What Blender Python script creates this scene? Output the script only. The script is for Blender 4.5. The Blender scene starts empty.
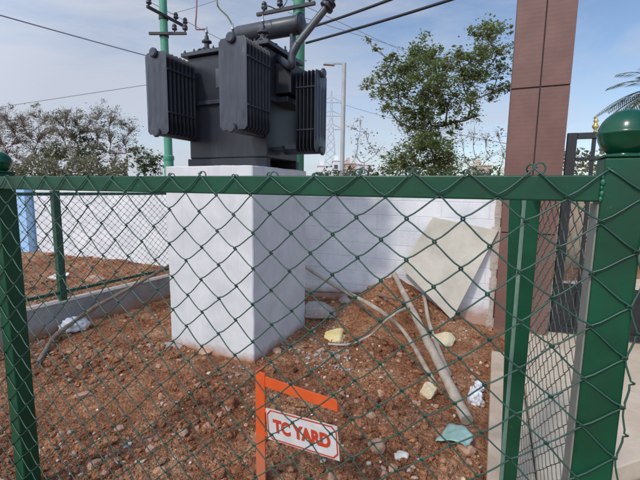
import bpy, bmesh, math, random
import numpy as np
from mathutils import Vector, noise, Matrix
random.seed(7)
S = bpy.context.scene
COL = S.collection
PI = math.pi

# ------------------------------------------------------------------ camera
F, PITCH, ROLL, H = 385.0, math.radians(7.47), math.radians(0.8), 1.30
fw = Vector((0, math.cos(PITCH), -math.sin(PITCH)))
r0 = Vector((1, 0, 0)); u0 = r0.cross(fw)
RT = r0*math.cos(ROLL) + u0*math.sin(ROLL)
UP = -r0*math.sin(ROLL) + u0*math.cos(ROLL)
CAM = Vector((0, 0, H))
cd = bpy.data.cameras.new('camera'); cam = bpy.data.objects.new('camera', cd); COL.objects.link(cam)
M3 = Matrix((RT, UP, -fw)).transposed()
cam.matrix_world = Matrix.Translation(CAM) @ M3.to_4x4()
cd.sensor_width = 36; cd.lens = F/640*36; cd.clip_start = 0.02; cd.clip_end = 3000
S.camera = cam

# ------------------------------------------------------------------ sky, sun, exposure
SUN_TRAVEL = Vector((.64, .77, -0.98)).normalized()
SUN_AZ = 219.7
SUN_EL = 44.4
w = bpy.data.worlds.new("World"); S.world = w; w.use_nodes = True
nt = w.node_tree; nt.nodes.clear()
def wn(t, **k):
    n = nt.nodes.new(t)
    for a, b in k.items(): setattr(n, a, b)
    return n
sky = wn('ShaderNodeTexSky', sky_type='NISHITA', sun_disc=False, sun_elevation=math.radians(SUN_EL),
         sun_rotation=math.radians(SUN_AZ), air_density=1.0, dust_density=.8, ozone_density=2.2)
tc = wn('ShaderNodeTexCoord')
mp = wn('ShaderNodeMapping'); mp.inputs['Scale'].default_value = (1.0, 1.6, 4.2); mp.inputs['Rotation'].default_value = (0, .25, .3)
nz = wn('ShaderNodeTexNoise'); nz.inputs['Scale'].default_value = 2.3; nz.inputs['Detail'].default_value = 9; nz.inputs['Roughness'].default_value = .58
nz.inputs['Distortion'].default_value = .5
sx = wn('ShaderNodeSeparateXYZ')
lin = wn('ShaderNodeMath', operation='MULTIPLY'); lin.inputs[1].default_value = -.32
lz = wn('ShaderNodeMath', operation='MULTIPLY'); lz.inputs[1].default_value = -.34
ad = wn('ShaderNodeMath', operation='ADD'); ad2 = wn('ShaderNodeMath', operation='ADD')
rp = wn('ShaderNodeMapRange'); rp.inputs['From Min'].default_value = .12; rp.inputs['From Max'].default_value = .60
rp.inputs['To Min'].default_value = 0.0; rp.inputs['To Max'].default_value = .9
mx = wn('ShaderNodeMixRGB'); mx.inputs['Color2'].default_value = (3.9, 4.15, 4.75, 1)
bg = wn('ShaderNodeBackground'); bg.inputs['Strength'].default_value = 0.148
out = wn('ShaderNodeOutputWorld')
L = nt.links.new
L(tc.outputs['Generated'], mp.inputs['Vector']); L(mp.outputs[0], nz.inputs['Vector'])
L(tc.outputs['Generated'], sx.inputs[0]); L(sx.outputs['X'], lin.inputs[0]); L(sx.outputs['Z'], lz.inputs[0])
L(nz.outputs['Fac'], ad.inputs[0]); L(lin.outputs[0], ad.inputs[1])
L(ad.outputs[0], ad2.inputs[0]); L(lz.outputs[0], ad2.inputs[1])
L(ad2.outputs[0], rp.inputs['Value']); L(rp.outputs[0], mx.inputs['Fac'])
sdv = wn('ShaderNodeVectorMath', operation='DOT_PRODUCT'); sdv.inputs[1].default_value = (-.51, -.614, .60)
sdm = wn('ShaderNodeMapRange'); sdm.inputs['From Min'].default_value = -.1; sdm.inputs['From Max'].default_value = 1; sdm.inputs['To Min'].default_value = 1.0; sdm.inputs['To Max'].default_value = 2.3
hz = wn('ShaderNodeVectorMath', operation='SCALE'); L(tc.outputs['Generated'], sdv.inputs[0]); L(sdv.outputs['Value'], sdm.inputs['Value'])
L(sky.outputs[0], mx.inputs['Color1']); L(mx.outputs[0], hz.inputs[0]); L(sdm.outputs[0], hz.inputs['Scale']); L(hz.outputs[0], bg.inputs['Color']); L(bg.outputs[0], out.inputs['Surface'])

sl = bpy.data.lights.new('sun', 'SUN'); sl.energy = 1.75; sl.angle = math.radians(5); sl.color = (1, .95, .86)
so = bpy.data.objects.new('sun', sl); COL.objects.link(so)
so.rotation_euler = SUN_TRAVEL.to_track_quat('-Z', 'Y').to_euler(); so.location = (-6, -7, 10)
S.view_settings.view_transform = 'Standard'; S.view_settings.look = 'None'
S.view_settings.exposure = 0.03; S.view_settings.gamma = 1; S.view_settings.use_curve_mapping = False
S.render.engine = 'CYCLES'

# ------------------------------------------------------------------ picture -> world helpers
def ray(x, y): return fw + RT*((x-320)/F) - UP*((y-240)/F)
def at(x, y, z=0.0): d = ray(x, y); return CAM + d*((z-H)/d.z)
def atY(x, y, Y): d = ray(x, y); return CAM + d*(Y/d.y)
def atpl(x, y, p0, n): d = ray(x, y); return CAM + d*((p0-CAM).dot(n)/d.dot(n))
U = Vector((.912, -.41, 0)).normalized(); V = Vector((-U.y, U.x, 0)); Z = Vector((0, 0, 1))

# ------------------------------------------------------------------ object helpers
def tag(o, label=None, cat=None, group=None, kind=None):
    if label: o['label'] = label
    if cat: o['category'] = cat
    if group: o['group'] = group
    if kind: o['kind'] = kind
    return o
def empty(name, loc, label, cat, group=None):
    o = bpy.data.objects.new(name, None); COL.objects.link(o); o.location = loc; o.empty_display_size = .1
    return tag(o, label, cat, group)
class MB:
    def __init__(s): s.v = []; s.f = []; s.m = []
    def add(s, vs, fs, mi=0):
        b = len(s.v); s.v += [tuple(p) for p in vs]; s.f += [tuple(i+b for i in f) for f in fs]; s.m += [mi]*len(fs)
    def box(s, c, ax, hx, ay, hy, az, hz, mi=0):
        c = Vector(c); vs = [c+ax*(hx*i)+ay*(hy*j)+az*(hz*k) for i in (-1, 1) for j in (-1, 1) for k in (-1, 1)]
        s.add(vs, [(0,1,3,2), (4,6,7,5), (0,4,5,1), (2,3,7,6), (0,2,6,4), (1,5,7,3)], mi)
    def bx(s, lo, hi, o=Vector((0,0,0)), ax=U, ay=V, mi=0):     # box in the yard's own frame
        c = o+ax*((lo[0]+hi[0])/2)+ay*((lo[1]+hi[1])/2)+Z*((lo[2]+hi[2])/2)
        s.box(c, ax, (hi[0]-lo[0])/2, ay, (hi[1]-lo[1])/2, Z, (hi[2]-lo[2])/2, mi)
    def tube(s, pts, r, n=8, mi=0, cap=True, seed=None):
        pts = [Vector(p) for p in pts]; N = len(pts)
        rs = r if isinstance(r, (list, tuple)) else [r]*N
        ref = None; rings = []
        for i, p in enumerate(pts):
            t = (pts[min(i+1, N-1)]-pts[max(i-1, 0)])
            if t.length < 1e-9: t = Vector((0, 0, 1))
            t.normalize()
            if ref is None:
                ref = t.orthogonal().normalized()
            else:
                ref = (ref - t*ref.dot(t))
                ref = ref.normalized() if ref.length > 1e-6 else t.orthogonal().normalized()
            b = t.cross(ref)
            rings.append([p+(ref*math.cos(2*PI*k/n)+b*math.sin(2*PI*k/n))*rs[i] for k in range(n)])
        vs = [q for g in rings for q in g]
        fs = [(i*n+k, i*n+(k+1)%n, (i+1)*n+(k+1)%n, (i+1)*n+k) for i in range(N-1) for k in range(n)]
        if cap: fs += [tuple(range(n-1, -1, -1)), tuple((N-1)*n+k for k in range(n))]
        s.add(vs, fs, mi)
    def lathe(s, c, prof, n=24, axis=Z, mi=0):                # prof: (radius, height)
        c = Vector(c); a = axis.orthogonal().normalized(); b = axis.cross(a)
        vs = []; fs = []
        for r, h in prof:
            for k in range(n): vs.append(c+axis*h+(a*math.cos(2*PI*k/n)+b*math.sin(2*PI*k/n))*max(r, 1e-5))
        for i in range(len(prof)-1):
            for k in range(n): fs.append((i*n+k, i*n+(k+1)%n, (i+1)*n+(k+1)%n, (i+1)*n+k))
        fs += [tuple(range(n-1, -1, -1)), tuple((len(prof)-1)*n+k for k in range(n))]
        s.add(vs, fs, mi)
    def build(s, name, mats, parent=None, smooth=False, bevel=0, origin=None, auto=None):
        me = bpy.data.meshes.new(name)
        off = Vector((0,0,0))
        if parent is not None: off = world_loc(parent)
        elif origin is not None: off = Vector(origin)
        me.from_pydata([tuple(Vector(p)-off) for p in s.v], [], s.f)
        mats = mats if isinstance(mats, (list, tuple)) else [mats]
        for m in mats: me.materials.append(m)
        if len(mats) > 1: me.polygons.foreach_set('material_index', s.m)
        if smooth: me.polygons.foreach_set('use_smooth', [True]*len(me.polygons))
        me.update()
        bm = bmesh.new(); bm.from_mesh(me); bmesh.ops.recalc_face_normals(bm, faces=bm.faces[:]); bm.to_mesh(me); bm.free()
        if auto: me.set_sharp_from_angle(angle=math.radians(auto))
        o = bpy.data.objects.new(name, me); COL.objects.link(o)
        if parent is not None: o.parent = parent
        elif origin is not None: o.location = off
        if bevel:
            b = o.modifiers.new('bevel', 'BEVEL'); b.width = bevel; b.segments = 2; b.limit_method = 'ANGLE'
        return o
def world_loc(o):
    l = Vector((0,0,0))
    while o is not None: l = l+Vector(o.location); o = o.parent
    return l

# ------------------------------------------------------------------ materials
def mat(name, col, rough=.6, metal=0, col2=None, nscale=8, detail=6, bump=0, bscale=40, bdist=.01, spec=.5, contrast=(.35, .65), coord='Object'):
    m = bpy.data.materials.new(name); m.use_nodes = True; t = m.node_tree; b = t.nodes['Principled BSDF']
    b.inputs['Roughness'].default_value = rough; b.inputs['Metallic'].default_value = metal
    b.inputs['Specular IOR Level'].default_value = spec
    b.inputs['Base Color'].default_value = (*col, 1)
    c = t.nodes.new('ShaderNodeTexCoord')
    if col2:
        n = t.nodes.new('ShaderNodeTexNoise'); n.inputs['Scale'].default_value = nscale; n.inputs['Detail'].default_value = detail
        n.inputs['Roughness'].default_value = .62
        r = t.nodes.new('ShaderNodeValToRGB'); r.color_ramp.elements[0].position = contrast[0]; r.color_ramp.elements[1].position = contrast[1]
        r.color_ramp.elements[0].color = (*col, 1); r.color_ramp.elements[1].color = (*col2, 1)
        t.links.new(c.outputs[coord], n.inputs['Vector']); t.links.new(n.outputs['Fac'], r.inputs[0]); t.links.new(r.outputs[0], b.inputs['Base Color'])
    if bump:
        n = t.nodes.new('ShaderNodeTexNoise'); n.inputs['Scale'].default_value = bscale; n.inputs['Detail'].default_value = 8
        p = t.nodes.new('ShaderNodeBump'); p.inputs['Strength'].default_value = bump; p.inputs['Distance'].default_value = bdist
        t.links.new(c.outputs[coord], n.inputs['Vector']); t.links.new(n.outputs['Fac'], p.inputs['Height']); t.links.new(p.outputs[0], b.inputs['Normal'])
    return m
def dirt(m, col, zlo, zhi, scale=9, amount=1.0):
    """splashed soil: stains that stay put, from height zlo (full) to zhi (none)"""
    t = m.node_tree; b = t.nodes['Principled BSDF']
    g = t.nodes.new('ShaderNodeNewGeometry'); s = t.nodes.new('ShaderNodeSeparateXYZ'); t.links.new(g.outputs['Position'], s.inputs[0])
    r = t.nodes.new('ShaderNodeMapRange'); r.inputs['From Min'].default_value = zhi; r.inputs['From Max'].default_value = zlo
    n = t.nodes.new('ShaderNodeTexNoise'); n.inputs['Scale'].default_value = scale; n.inputs['Detail'].default_value = 8; n.inputs['Roughness'].default_value = .7
    t.links.new(g.outputs['Position'], n.inputs['Vector'])
    a = t.nodes.new('ShaderNodeMath'); a.operation = 'ADD'; t.links.new(s.outputs['Z'], r.inputs['Value'])
    t.links.new(r.outputs[0], a.inputs[0]); t.links.new(n.outputs['Fac'], a.inputs[1])
    q = t.nodes.new('ShaderNodeMapRange'); q.inputs['From Min'].default_value = .72; q.inputs['From Max'].default_value = 1.2
    q.inputs['To Max'].default_value = amount
    t.links.new(a.outputs[0], q.inputs['Value'])
    x = t.nodes.new('ShaderNodeMixRGB'); x.inputs['Color2'].default_value = (*col, 1); t.links.new(q.outputs[0], x.inputs['Fac'])
    src = b.inputs['Base Color'].links[0].from_socket if b.inputs['Base Color'].links else None
    if src: t.links.new(src, x.inputs['Color1'])
    else: x.inputs['Color1'].default_value = b.inputs['Base Color'].default_value
    t.links.new(x.outputs[0], b.inputs['Base Color'])
    return m
green = mat('green_paint', (.002,.048,.021), .42, 0, (.004,.072,.033), 7, bump=.35, bscale=26, bdist=.002, spec=.35)
green_dk = mat('green_paint_old', (.008,.06,.035), .45, 0, (.012,.09,.05), 9)
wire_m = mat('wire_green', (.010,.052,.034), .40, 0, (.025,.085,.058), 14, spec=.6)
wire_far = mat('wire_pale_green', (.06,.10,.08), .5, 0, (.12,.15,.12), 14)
lit_grey = mat('lit_face_grey', (.20,.215,.19), .55, 0, (.15,.13,.10), 6, contrast=(.5,.7))  # sunlit sheen of the right post's left face, as colour
soil = bpy.data.materials.new('red_soil'); soil.use_nodes = True
def soil_mat(m, k=1.0):
    t = m.node_tree; b = t.nodes['Principled BSDF']; b.inputs['Roughness'].default_value = .95; b.inputs['Specular IOR Level'].default_value = .15
    g = t.nodes.new('ShaderNodeNewGeometry')
    n1 = t.nodes.new('ShaderNodeTexNoise'); n1.inputs['Scale'].default_value = 2.2; n1.inputs['Detail'].default_value = 10; n1.inputs['Roughness'].default_value = .72
    n2 = t.nodes.new('ShaderNodeTexNoise'); n2.inputs['Scale'].default_value = 34; n2.inputs['Detail'].default_value = 6; n2.inputs['Roughness'].default_value = .7
    vo = t.nodes.new('ShaderNodeTexVoronoi'); vo.inputs['Scale'].default_value = 85
    r1 = t.nodes.new('ShaderNodeValToRGB'); e = r1.color_ramp.elements
    e[0].position = .33; e[0].color = (.24*k,.103*k,.052*k,1); e[1].position = .68; e[1].color = (.60*k,.375*k,.225*k,1)
    e2 = e.new(.5); e2.color = (.42*k,.195*k,.102*k,1)
    r2 = t.nodes.new('ShaderNodeValToRGB'); e = r2.color_ramp.elements
    e[0].position = .30; e[0].color = (.5,.48,.47,1); e[1].position = .72; e[1].color = (1.25,1.2,1.15,1)
    r3 = t.nodes.new('ShaderNodeValToRGB'); e = r3.color_ramp.elements
    e[0].position = .0; e[0].color = (1,1,1,1); e[1].position = .12; e[1].color = (0,0,0,1)
    mu = t.nodes.new('ShaderNodeMixRGB'); mu.blend_type = 'MULTIPLY'; mu.inputs['Fac'].default_value = 1
    sp = t.nodes.new('ShaderNodeMixRGB'); sp.inputs['Color2'].default_value = (.42,.33,.27,1)
    th = t.nodes.new('ShaderNodeMath'); th.operation = 'GREATER_THAN'; th.inputs[1].default_value = .8
    mm = t.nodes.new('ShaderNodeMath'); mm.operation = 'MULTIPLY'
    vs = t.nodes.new('ShaderNodeSeparateColor')
    for n in (n1, n2, vo): t.links.new(g.outputs['Position'], n.inputs['Vector'])
    t.links.new(n1.outputs['Fac'], r1.inputs[0]); t.links.new(n2.outputs['Fac'], r2.inputs[0])
    t.links.new(r1.outputs[0], mu.inputs['Color1']); t.links.new(r2.outputs[0], mu.inputs['Color2'])
    t.links.new(vo.outputs['Color'], vs.inputs[0]); t.links.new(vs.outputs[0], th.inputs[0]); t.links.new(vo.outputs['Distance'], r3.inputs[0])
    t.links.new(th.outputs[0], mm.inputs[0]); t.links.new(r3.outputs[0], mm.inputs[1]); t.links.new(mm.outputs[0], sp.inputs['Fac'])
    t.links.new(mu.outputs[0], sp.inputs['Color1']); t.links.new(sp.outputs[0], b.inputs['Base Color'])
    p = t.nodes.new('ShaderNodeBump'); p.inputs['Strength'].default_value = 1.0; p.inputs['Distance'].default_value = .016
    v2 = t.nodes.new('ShaderNodeTexVoronoi'); v2.inputs['Scale'].default_value = 62; v2.inputs['Randomness'].default_value = 1
    v3 = t.nodes.new('ShaderNodeTexVoronoi'); v3.inputs['Scale'].default_value = 150
    aa = t.nodes.new('ShaderNodeMath'); aa.operation = 'MULTIPLY_ADD'; aa.inputs[1].default_value = -.9; ab = t.nodes.new('ShaderNodeMath'); ab.operation = 'MULTIPLY_ADD'; ab.inputs[1].default_value = -.5
    for n in (v2, v3): t.links.new(g.outputs['Position'], n.inputs['Vector'])
    t.links.new(v2.outputs['Distance'], aa.inputs[0]); t.links.new(n2.outputs['Fac'], aa.inputs[2]); t.links.new(v3.outputs['Distance'], ab.inputs[0]); t.links.new(aa.outputs[0], ab.inputs[2])
    t.links.new(ab.outputs[0], p.inputs['Height'])
    # single crumbs of slightly different earth
    cr = t.nodes.new('ShaderNodeSeparateColor'); t.links.new(v2.outputs['Color'], cr.inputs[0]); cm = t.nodes.new('ShaderNodeMapRange'); cm.inputs['To Min'].default_value = .72; cm.inputs['To Max'].default_value = 1.25
    t.links.new(cr.outputs[1], cm.inputs['Value']); vm_ = t.nodes.new('ShaderNodeVectorMath'); vm_.operation = 'SCALE'; t.links.new(sp.outputs[0], vm_.inputs[0]); t.links.new(cm.outputs[0], vm_.inputs['Scale']); t.links.new(vm_.outputs[0], b.inputs['Base Color']); t.links.new(p.outputs[0], b.inputs['Normal'])
soil_mat(soil)
clod_m = bpy.data.materials.new('soil_clod'); clod_m.use_nodes = True; soil_mat(clod_m, 1.12)
SOILC = (.38,.20,.12)
def streak(m, col, scale=(22, 22, 1.6), lo=.55, hi=.8, amt=.35):
    t = m.node_tree; b = t.nodes['Principled BSDF']; g = t.nodes.new('ShaderNodeNewGeometry'); mp_ = t.nodes.new('ShaderNodeMapping'); mp_.inputs['Scale'].default_value = scale
    n = t.nodes.new('ShaderNodeTexNoise'); n.inputs['Scale'].default_value = 1; n.inputs['Detail'].default_value = 7; n.inputs['Roughness'].default_value = .65
    r = t.nodes.new('ShaderNodeMapRange'); r.inputs['From Min'].default_value = lo; r.inputs['From Max'].default_value = hi; r.inputs['To Max'].default_value = amt
    x = t.nodes.new('ShaderNodeMixRGB'); x.inputs['Color2'].default_value = (*col, 1)
    t.links.new(g.outputs['Position'], mp_.inputs['Vector']); t.links.new(mp_.outputs[0], n.inputs['Vector']); t.links.new(n.outputs['Fac'], r.inputs['Value']); t.links.new(r.outputs[0], x.inputs['Fac'])
    if b.inputs['Base Color'].links: t.links.new(b.inputs['Base Color'].links[0].from_socket, x.inputs['Color1'])
    else: x.inputs['Color1'].default_value = b.inputs['Base Color'].default_value
    t.links.new(x.outputs[0], b.inputs['Base Color']); return m
streak(green, (.16,.22,.17), (45, 45, 30), .66, .72, .55); streak(green, (.02,.035,.02), (9, 9, 2), .5, .75, .5)
plinth_m = dirt(mat('plinth_white', (.56,.56,.565), .75, 0, (.66,.66,.655), 5, bump=.25, bscale=18, bdist=.006), SOILC, -.04, .13)
streak(plinth_m, (.43,.42,.41), (16, 16, 1.5), .56, .8, .35); streak(plinth_m, (.50,.50,.53), (5, 5, 5), .54, .7, .35)
kerb_m = dirt(mat('kerb_concrete', (.20,.20,.20), .9, 0, (.34,.33,.32), 5, bump=.5, bscale=30), SOILC, -.05, .14)
kerb_top = mat('kerb_top_dusty', (.42,.36,.31), .9, 0, (.50,.45,.40), 8, bump=.4, bscale=30)
beige = mat('dusty_concrete', (.50,.385,.27), .9, 0, (.62,.50,.37), 3.5, bump=.35, bscale=22)
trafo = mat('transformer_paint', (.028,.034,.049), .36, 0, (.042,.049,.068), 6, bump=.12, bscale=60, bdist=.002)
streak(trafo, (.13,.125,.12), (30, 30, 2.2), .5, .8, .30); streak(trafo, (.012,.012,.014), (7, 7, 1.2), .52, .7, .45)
trafo_in = streak(mat('transformer_body_shaded', (.013,.016,.023), .42, 0, (.021,.025,.034), 6), (.09,.085,.08), (30, 30, 2.2), .55, .8, .25)  # same paint as the radiators, darkened to paint shade onto the tank
trafo_dk = mat('transformer_dark_and_shade', (.013,.015,.021), .5, 0, (.02,.023,.03), 8)  # dark fittings; on the inner fins it paints in the shade between them
porc = mat('brown_porcelain', (.035,.035,.045), .2, 0, (.05,.045,.05), 10)
galv = mat('galvanised', (.42,.44,.45), .42, .7, (.34,.35,.36), 12)
blk = mat('black_steel', (.012,.012,.014), .4, 0, (.02,.02,.022), 9)
cable = mat('black_cable', (.02,.022,.028), .5)
grey_wire = mat('grey_conductor', (.30,.32,.36), .5)
copper = mat('red_lead', (.25,.12,.12), .5)
ygreen = mat('yellow_green_lead', (.16,.17,.05), .5)
polegreen = mat('pole_green', (.06,.26,.16), .5, 0, (.09,.33,.21), 3)
orange = mat('orange_paint', (.74,.12,.025), .45, 0, (.60,.085,.02), 10, bump=.2, bscale=50, bdist=.001)
orange = dirt(orange, SOILC, .0, .35, 30, .6)
sign_w = dirt(mat('sign_white', (.66,.64,.62), .5, 0, (.55,.52,.49), 16), SOILC, .0, .3, 25, .6)
sign_o = mat('sign_orange', (.50,.05,.018), .5)
tile = None

# ------------------------------------------------------------------ ground
CRN = at(254, 365, 0)                    # front corner of the plinth
PB = at(493, 336, 0)                     # front left foot of the tiled pillar
KA, KB = at(30, 340, 0), at(172, 297, 0)  # foot of the left kerb
KD = (KB-KA).normalized(); KN = Vector((-KD.y, KD.x, 0))        # KN points outside (left)
RA, RB = at(486, 480, 0), at(491, 352, 0)
RD = (RB-RA).normalized(); RN = Vector((RD.y, -RD.x, 0))        # RN points outside (right)
WR = PB - U*0.02 + V*.10                                        # right end of white wall, front face
def sstep(a, b, x):
    t = min(1, max(0, (x-a)/(b-a))); return t*t*(3-2*t)
def h0(x, y):
    p = Vector((x, y, 0)); h = 0
    d = (p-WR).dot(V); s = (p-WR).dot(U)
    if s < .0: h += .11*math.exp(-(d/.42)**2)*sstep(0, -.4, s)
    hx, hy = (p-Vector((.74, 3.80, 0))).dot(U), (p-Vector((.74, 3.80, 0))).dot(V)
    h += .33*math.exp(-(hx/.36)**2-(hy/.5)**2)
    k = (p-KA).dot(KN); h += .13*sstep(.05, .35, k)
    hx = (p-Vector((-.75, 2.35, 0))).dot(U); hy = (p-Vector((-.75, 2.35, 0))).dot(V)
    h += .05*math.exp(-(hx/.4)**2-(hy/.16)**2)
    h += .06*math.exp(-((x+.15)/.4)**2-((y-3.7)/.35)**2)
    r = (p-RA).dot(RN)
    h += .035*(noise.noise(Vector((x*.9, y*.9, 3)))+.6*noise.noise(Vector((x*2.3, y*2.3, 9))))
    if r > .0: h = h*(1-sstep(0, .15, r)) - .03*sstep(0, .15, r)
    far = max(abs(x), abs(y)); h *= 1-sstep(9, 14, far)
    return h
def h1(x, y):
    if abs(x) > 9 or y > 11 or y < -4: return h0(x, y)
    a = noise.noise(Vector((x*6, y*6, 1))); b = noise.noise(Vector((x*17, y*17, 5))); c = noise.noise(Vector((x*42, y*42, 7)))
    d = noise.voronoi(Vector((x*11, y*11, 0)))[0]
    return h0(x, y) + .022*a + .014*b + .008*abs(c) + .016*max(0, .55-d[0])
def gat(px, py, off=0):
    z = 0
    for _ in range(6):
        p = at(px, py, z+off); z = h0(p.x, p.y)
    return p
def axis(lo, hi, st, far, g=1.28):
    a = list(np.arange(lo, hi+1e-6, st)); s = st; x = hi; up = []
    while x < far: s *= g; x += s; up.append(x)
    s = st; x = lo; dn = []
    while x > -far: s *= g; x -= s; dn.append(x)
    return dn[::-1]+a+up
xs = axis(-3.0, 1.9, .0165, 1200); ys = axis(1.3, 5.0, .0165, 1200)
vs = [(x, y, h1(x, y)) for y in ys for x in xs]; nx = len(xs)
fs = [(j*nx+i, j*nx+i+1, (j+1)*nx+i+1, (j+1)*nx+i) for j in range(len(ys)-1) for i in range(nx-1)]
me = bpy.data.meshes.new('ground'); me.from_pydata(vs, [], fs); me.materials.append(soil)
me.polygons.foreach_set('use_smooth', [True]*len(me.polygons))
g = bpy.data.objects.new('ground', me); COL.objects.link(g); tag(g, 'bare red soil with rubble across the yard', None, None, 'structure')

# pavement outside the right-hand fence
m = MB()
e1, e2 = at(600, 474.9, .07), at(650, 457, .07); ed = (e2-e1).normalized()
a = RA+RN*.20; pts = []
A_ = a+RD*(-.0)
# front edge starts on the fence line and follows the step seen beside the post
q0 = e1-ed*((e1-a).dot(RN)/ed.dot(RN)) if abs(ed.dot(RN)) > .05 else e1
poly = [q0, e1+ed*3.5, e1+ed*3.5+RD*3.2, a+RD*((q0-a).dot(RD)+3.2+.9)]
def slab(m, poly, z0, z1, mi=0):
    n = len(poly); v = [Vector((p.x, p.y, z0)) for p in poly]+[Vector((p.x, p.y, z1)) for p in poly]
    m.add(v, [tuple(range(n))[::-1], tuple(range(n, 2*n))]+[(i, (i+1) % n, n+(i+1) % n, n+i) for i in range(n)], mi)
slab(m, poly, -.06, .075)
o = m.build('pavement', beige, bevel=.006); tag(o, 'dusty beige paving outside the right fence', None, None, 'structure')
m = MB(); lo = [a+RD*-2.2, a+RD*-2.2+RN*4, e1+ed*3.5-RD*.02, q0-RD*.01]
slab(m, lo, -.10, -.02); o = m.build('path', dirt(mat('lower_path', (.30,.21,.15), .95, 0, (.4,.3,.22), 5, bump=.4), SOILC, -.1, .0), bevel=.004)
tag(o, 'dusty beige lower step of the paving', None, None, 'structure')

# ------------------------------------------------------------------ kerbs
m = MB()
c = KA-KD*2.6; Lk = 5.0
m.box(c+KD*(Lk/2)+KN*.055+Z*.03, KD, Lk/2, KN, .055, Z, .22)
o = m.build('concrete_kerb', kerb_m, None, bevel=.008, origin=c+KN*.05)
tag(o, 'grey concrete kerb with a pale dusty top under the far left fence', 'kerb')
m = MB(); m.box(c+KD*(Lk/2)+KN*.055+Z*.256, KD, Lk/2+.003, KN, .06, Z, .006)
m.build('kerb_capping', kerb_top, o, bevel=.003)
m = MB(); c = RA-RD*1.6; Lk = 2.95
m.box(c+RD*(Lk/2)+RN*.095+Z*.0, RD, Lk/2, RN, .095, Z, .095)
o = m.build('concrete_kerb', dirt(mat('kerb_beige', (.42,.31,.215), .9, 0, (.54,.415,.30), 6, bump=.5, bscale=25), SOILC, -.03, .12, 14, .7), None, bevel=.01, origin=c+RN*.095)
tag(o, 'beige concrete kerb running from the tiled pillar to the near right post', 'kerb')

# ------------------------------------------------------------------ white block wall
def wall_mat():
    m = bpy.data.materials.new('whitewashed_block'); m.use_nodes = True; t = m.node_tree; b = t.nodes['Principled BSDF']; b.inputs['Roughness'].default_value = .85
    c = t.nodes.new('ShaderNodeUVMap'); br = t.nodes.new('ShaderNodeTexBrick')
    br.inputs['Scale'].default_value = 1; br.inputs['Brick Width'].default_value = .42; br.inputs['Row Height'].default_value = .15
    br.inputs['Mortar Size'].default_value = .006; br.inputs['Mortar Smooth'].default_value = .6; br.inputs['Bias'].default_value = -.2
    br.inputs['Color1'].default_value = (.73,.73,.725,1); br.inputs['Color2'].default_value = (.78,.775,.765,1); br.inputs['Mortar'].default_value = (.68,.685,.70,1)
    n = t.nodes.new('ShaderNodeTexNoise'); n.inputs['Scale'].default_value = 3; n.inputs['Detail'].default_value = 9; n.inputs['Roughness'].default_value = .65
    r = t.nodes.new('ShaderNodeValToRGB'); r.color_ramp.elements[0].position = .32; r.color_ramp.elements[0].color = (.76,.77,.80,1); r.color_ramp.elements[1].position = .62; r.color_ramp.elements[1].color = (1,1,1,1)
    x = t.nodes.new('ShaderNodeMixRGB'); x.blend_type = 'MULTIPLY'; x.inputs['Fac'].default_value = 1
    n2 = t.nodes.new('ShaderNodeTexNoise'); n2.inputs['Scale'].default_value = 45; n2.inputs['Detail'].default_value = 6
    a = t.nodes.new('ShaderNodeMath'); a.operation = 'MULTIPLY_ADD'; a.inputs[1].default_value = -1.0
    p = t.nodes.new('ShaderNodeBump'); p.inputs['Strength'].default_value = .5; p.inputs['Distance'].default_value = .004
    for k in (br, n, n2): t.links.new(c.outputs[0], k.inputs['Vector'])
    t.links.new(n.outputs['Fac'], r.inputs[0]); t.links.new(br.outputs['Color'], x.inputs['Color1']); t.links.new(r.outputs[0], x.inputs['Color2'])
    t.links.new(x.outputs[0], b.inputs['Base Color'])
    t.links.new(br.outputs['Fac'], a.inputs[0]); t.links.new(n2.outputs['Fac'], a.inputs[2]); t.links.new(a.outputs[0], p.inputs['Height']); t.links.new(p.outputs[0], b.inputs['Normal'])
    streak(m, (.45,.44,.42), (8, 8, .9), .55, .8, .4)
    return dirt(m, SOILC, .08, .30, 7, .85)
WL = atY(37, 230, 6.3); WLs = (Vector((WL.x, WL.y, 0))-WR).dot(U)
m = MB(); m.bx((WLs, 0, -.3), (0, .15, 1.31), WR)
wall = m.build('white_wall', wall_mat(), None, bevel=.006, origin=WR+U*(WLs/2))
uv = wall.data.uv_layers.new(name='UVMap')
for lp in wall.data.loops:
    co = wall.data.vertices[lp.vertex_index].co; uv.data[lp.index].uv = (Vector(co).dot(U)+Vector(co).dot(V), co.z)
tag(wall, 'whitewashed concrete block boundary wall behind the transformer plinth', 'wall')
# ragged unpainted plaster return between wall and pillar
m = MB(); pts = []
for k in range(16):
    z = -.1+k*.094; wdt = .018+.03*random.random()
    m.box(WR+U*(-.012)+V*(-.006)+Z*z, U, wdt, V, .006+.004*random.random(), Z, .052)
m.build('plaster_edge', mat('raw_plaster', (.40,.33,.28), .95, 0, (.52,.46,.40), 20, bump=.8, bscale=60), wall)
# blue pillar at the left end of the wall
bp = atY(16, 257, 6.35); bp.z = 0
m = MB(); m.bx((0, 0, -.2), (.38, .3, 1.36), bp)
blue = mat('blue_wash', (.27,.47,.70), .7, 0, (.34,.54,.76), 3)
blue = dirt(blue, (.6,.66,.72), -4, 1.9, 5, .5)
o = m.build('blue_pillar', blue, None, bevel=.01, origin=bp); tag(o, 'faded blue painted pillar at the left end of the white wall', 'pillar')
m = MB(); m.bx((-.02, -.02, 1.363), (.40, .32, 1.42), bp); m.build('pillar_cap', blue, o, bevel=.008)

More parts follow.
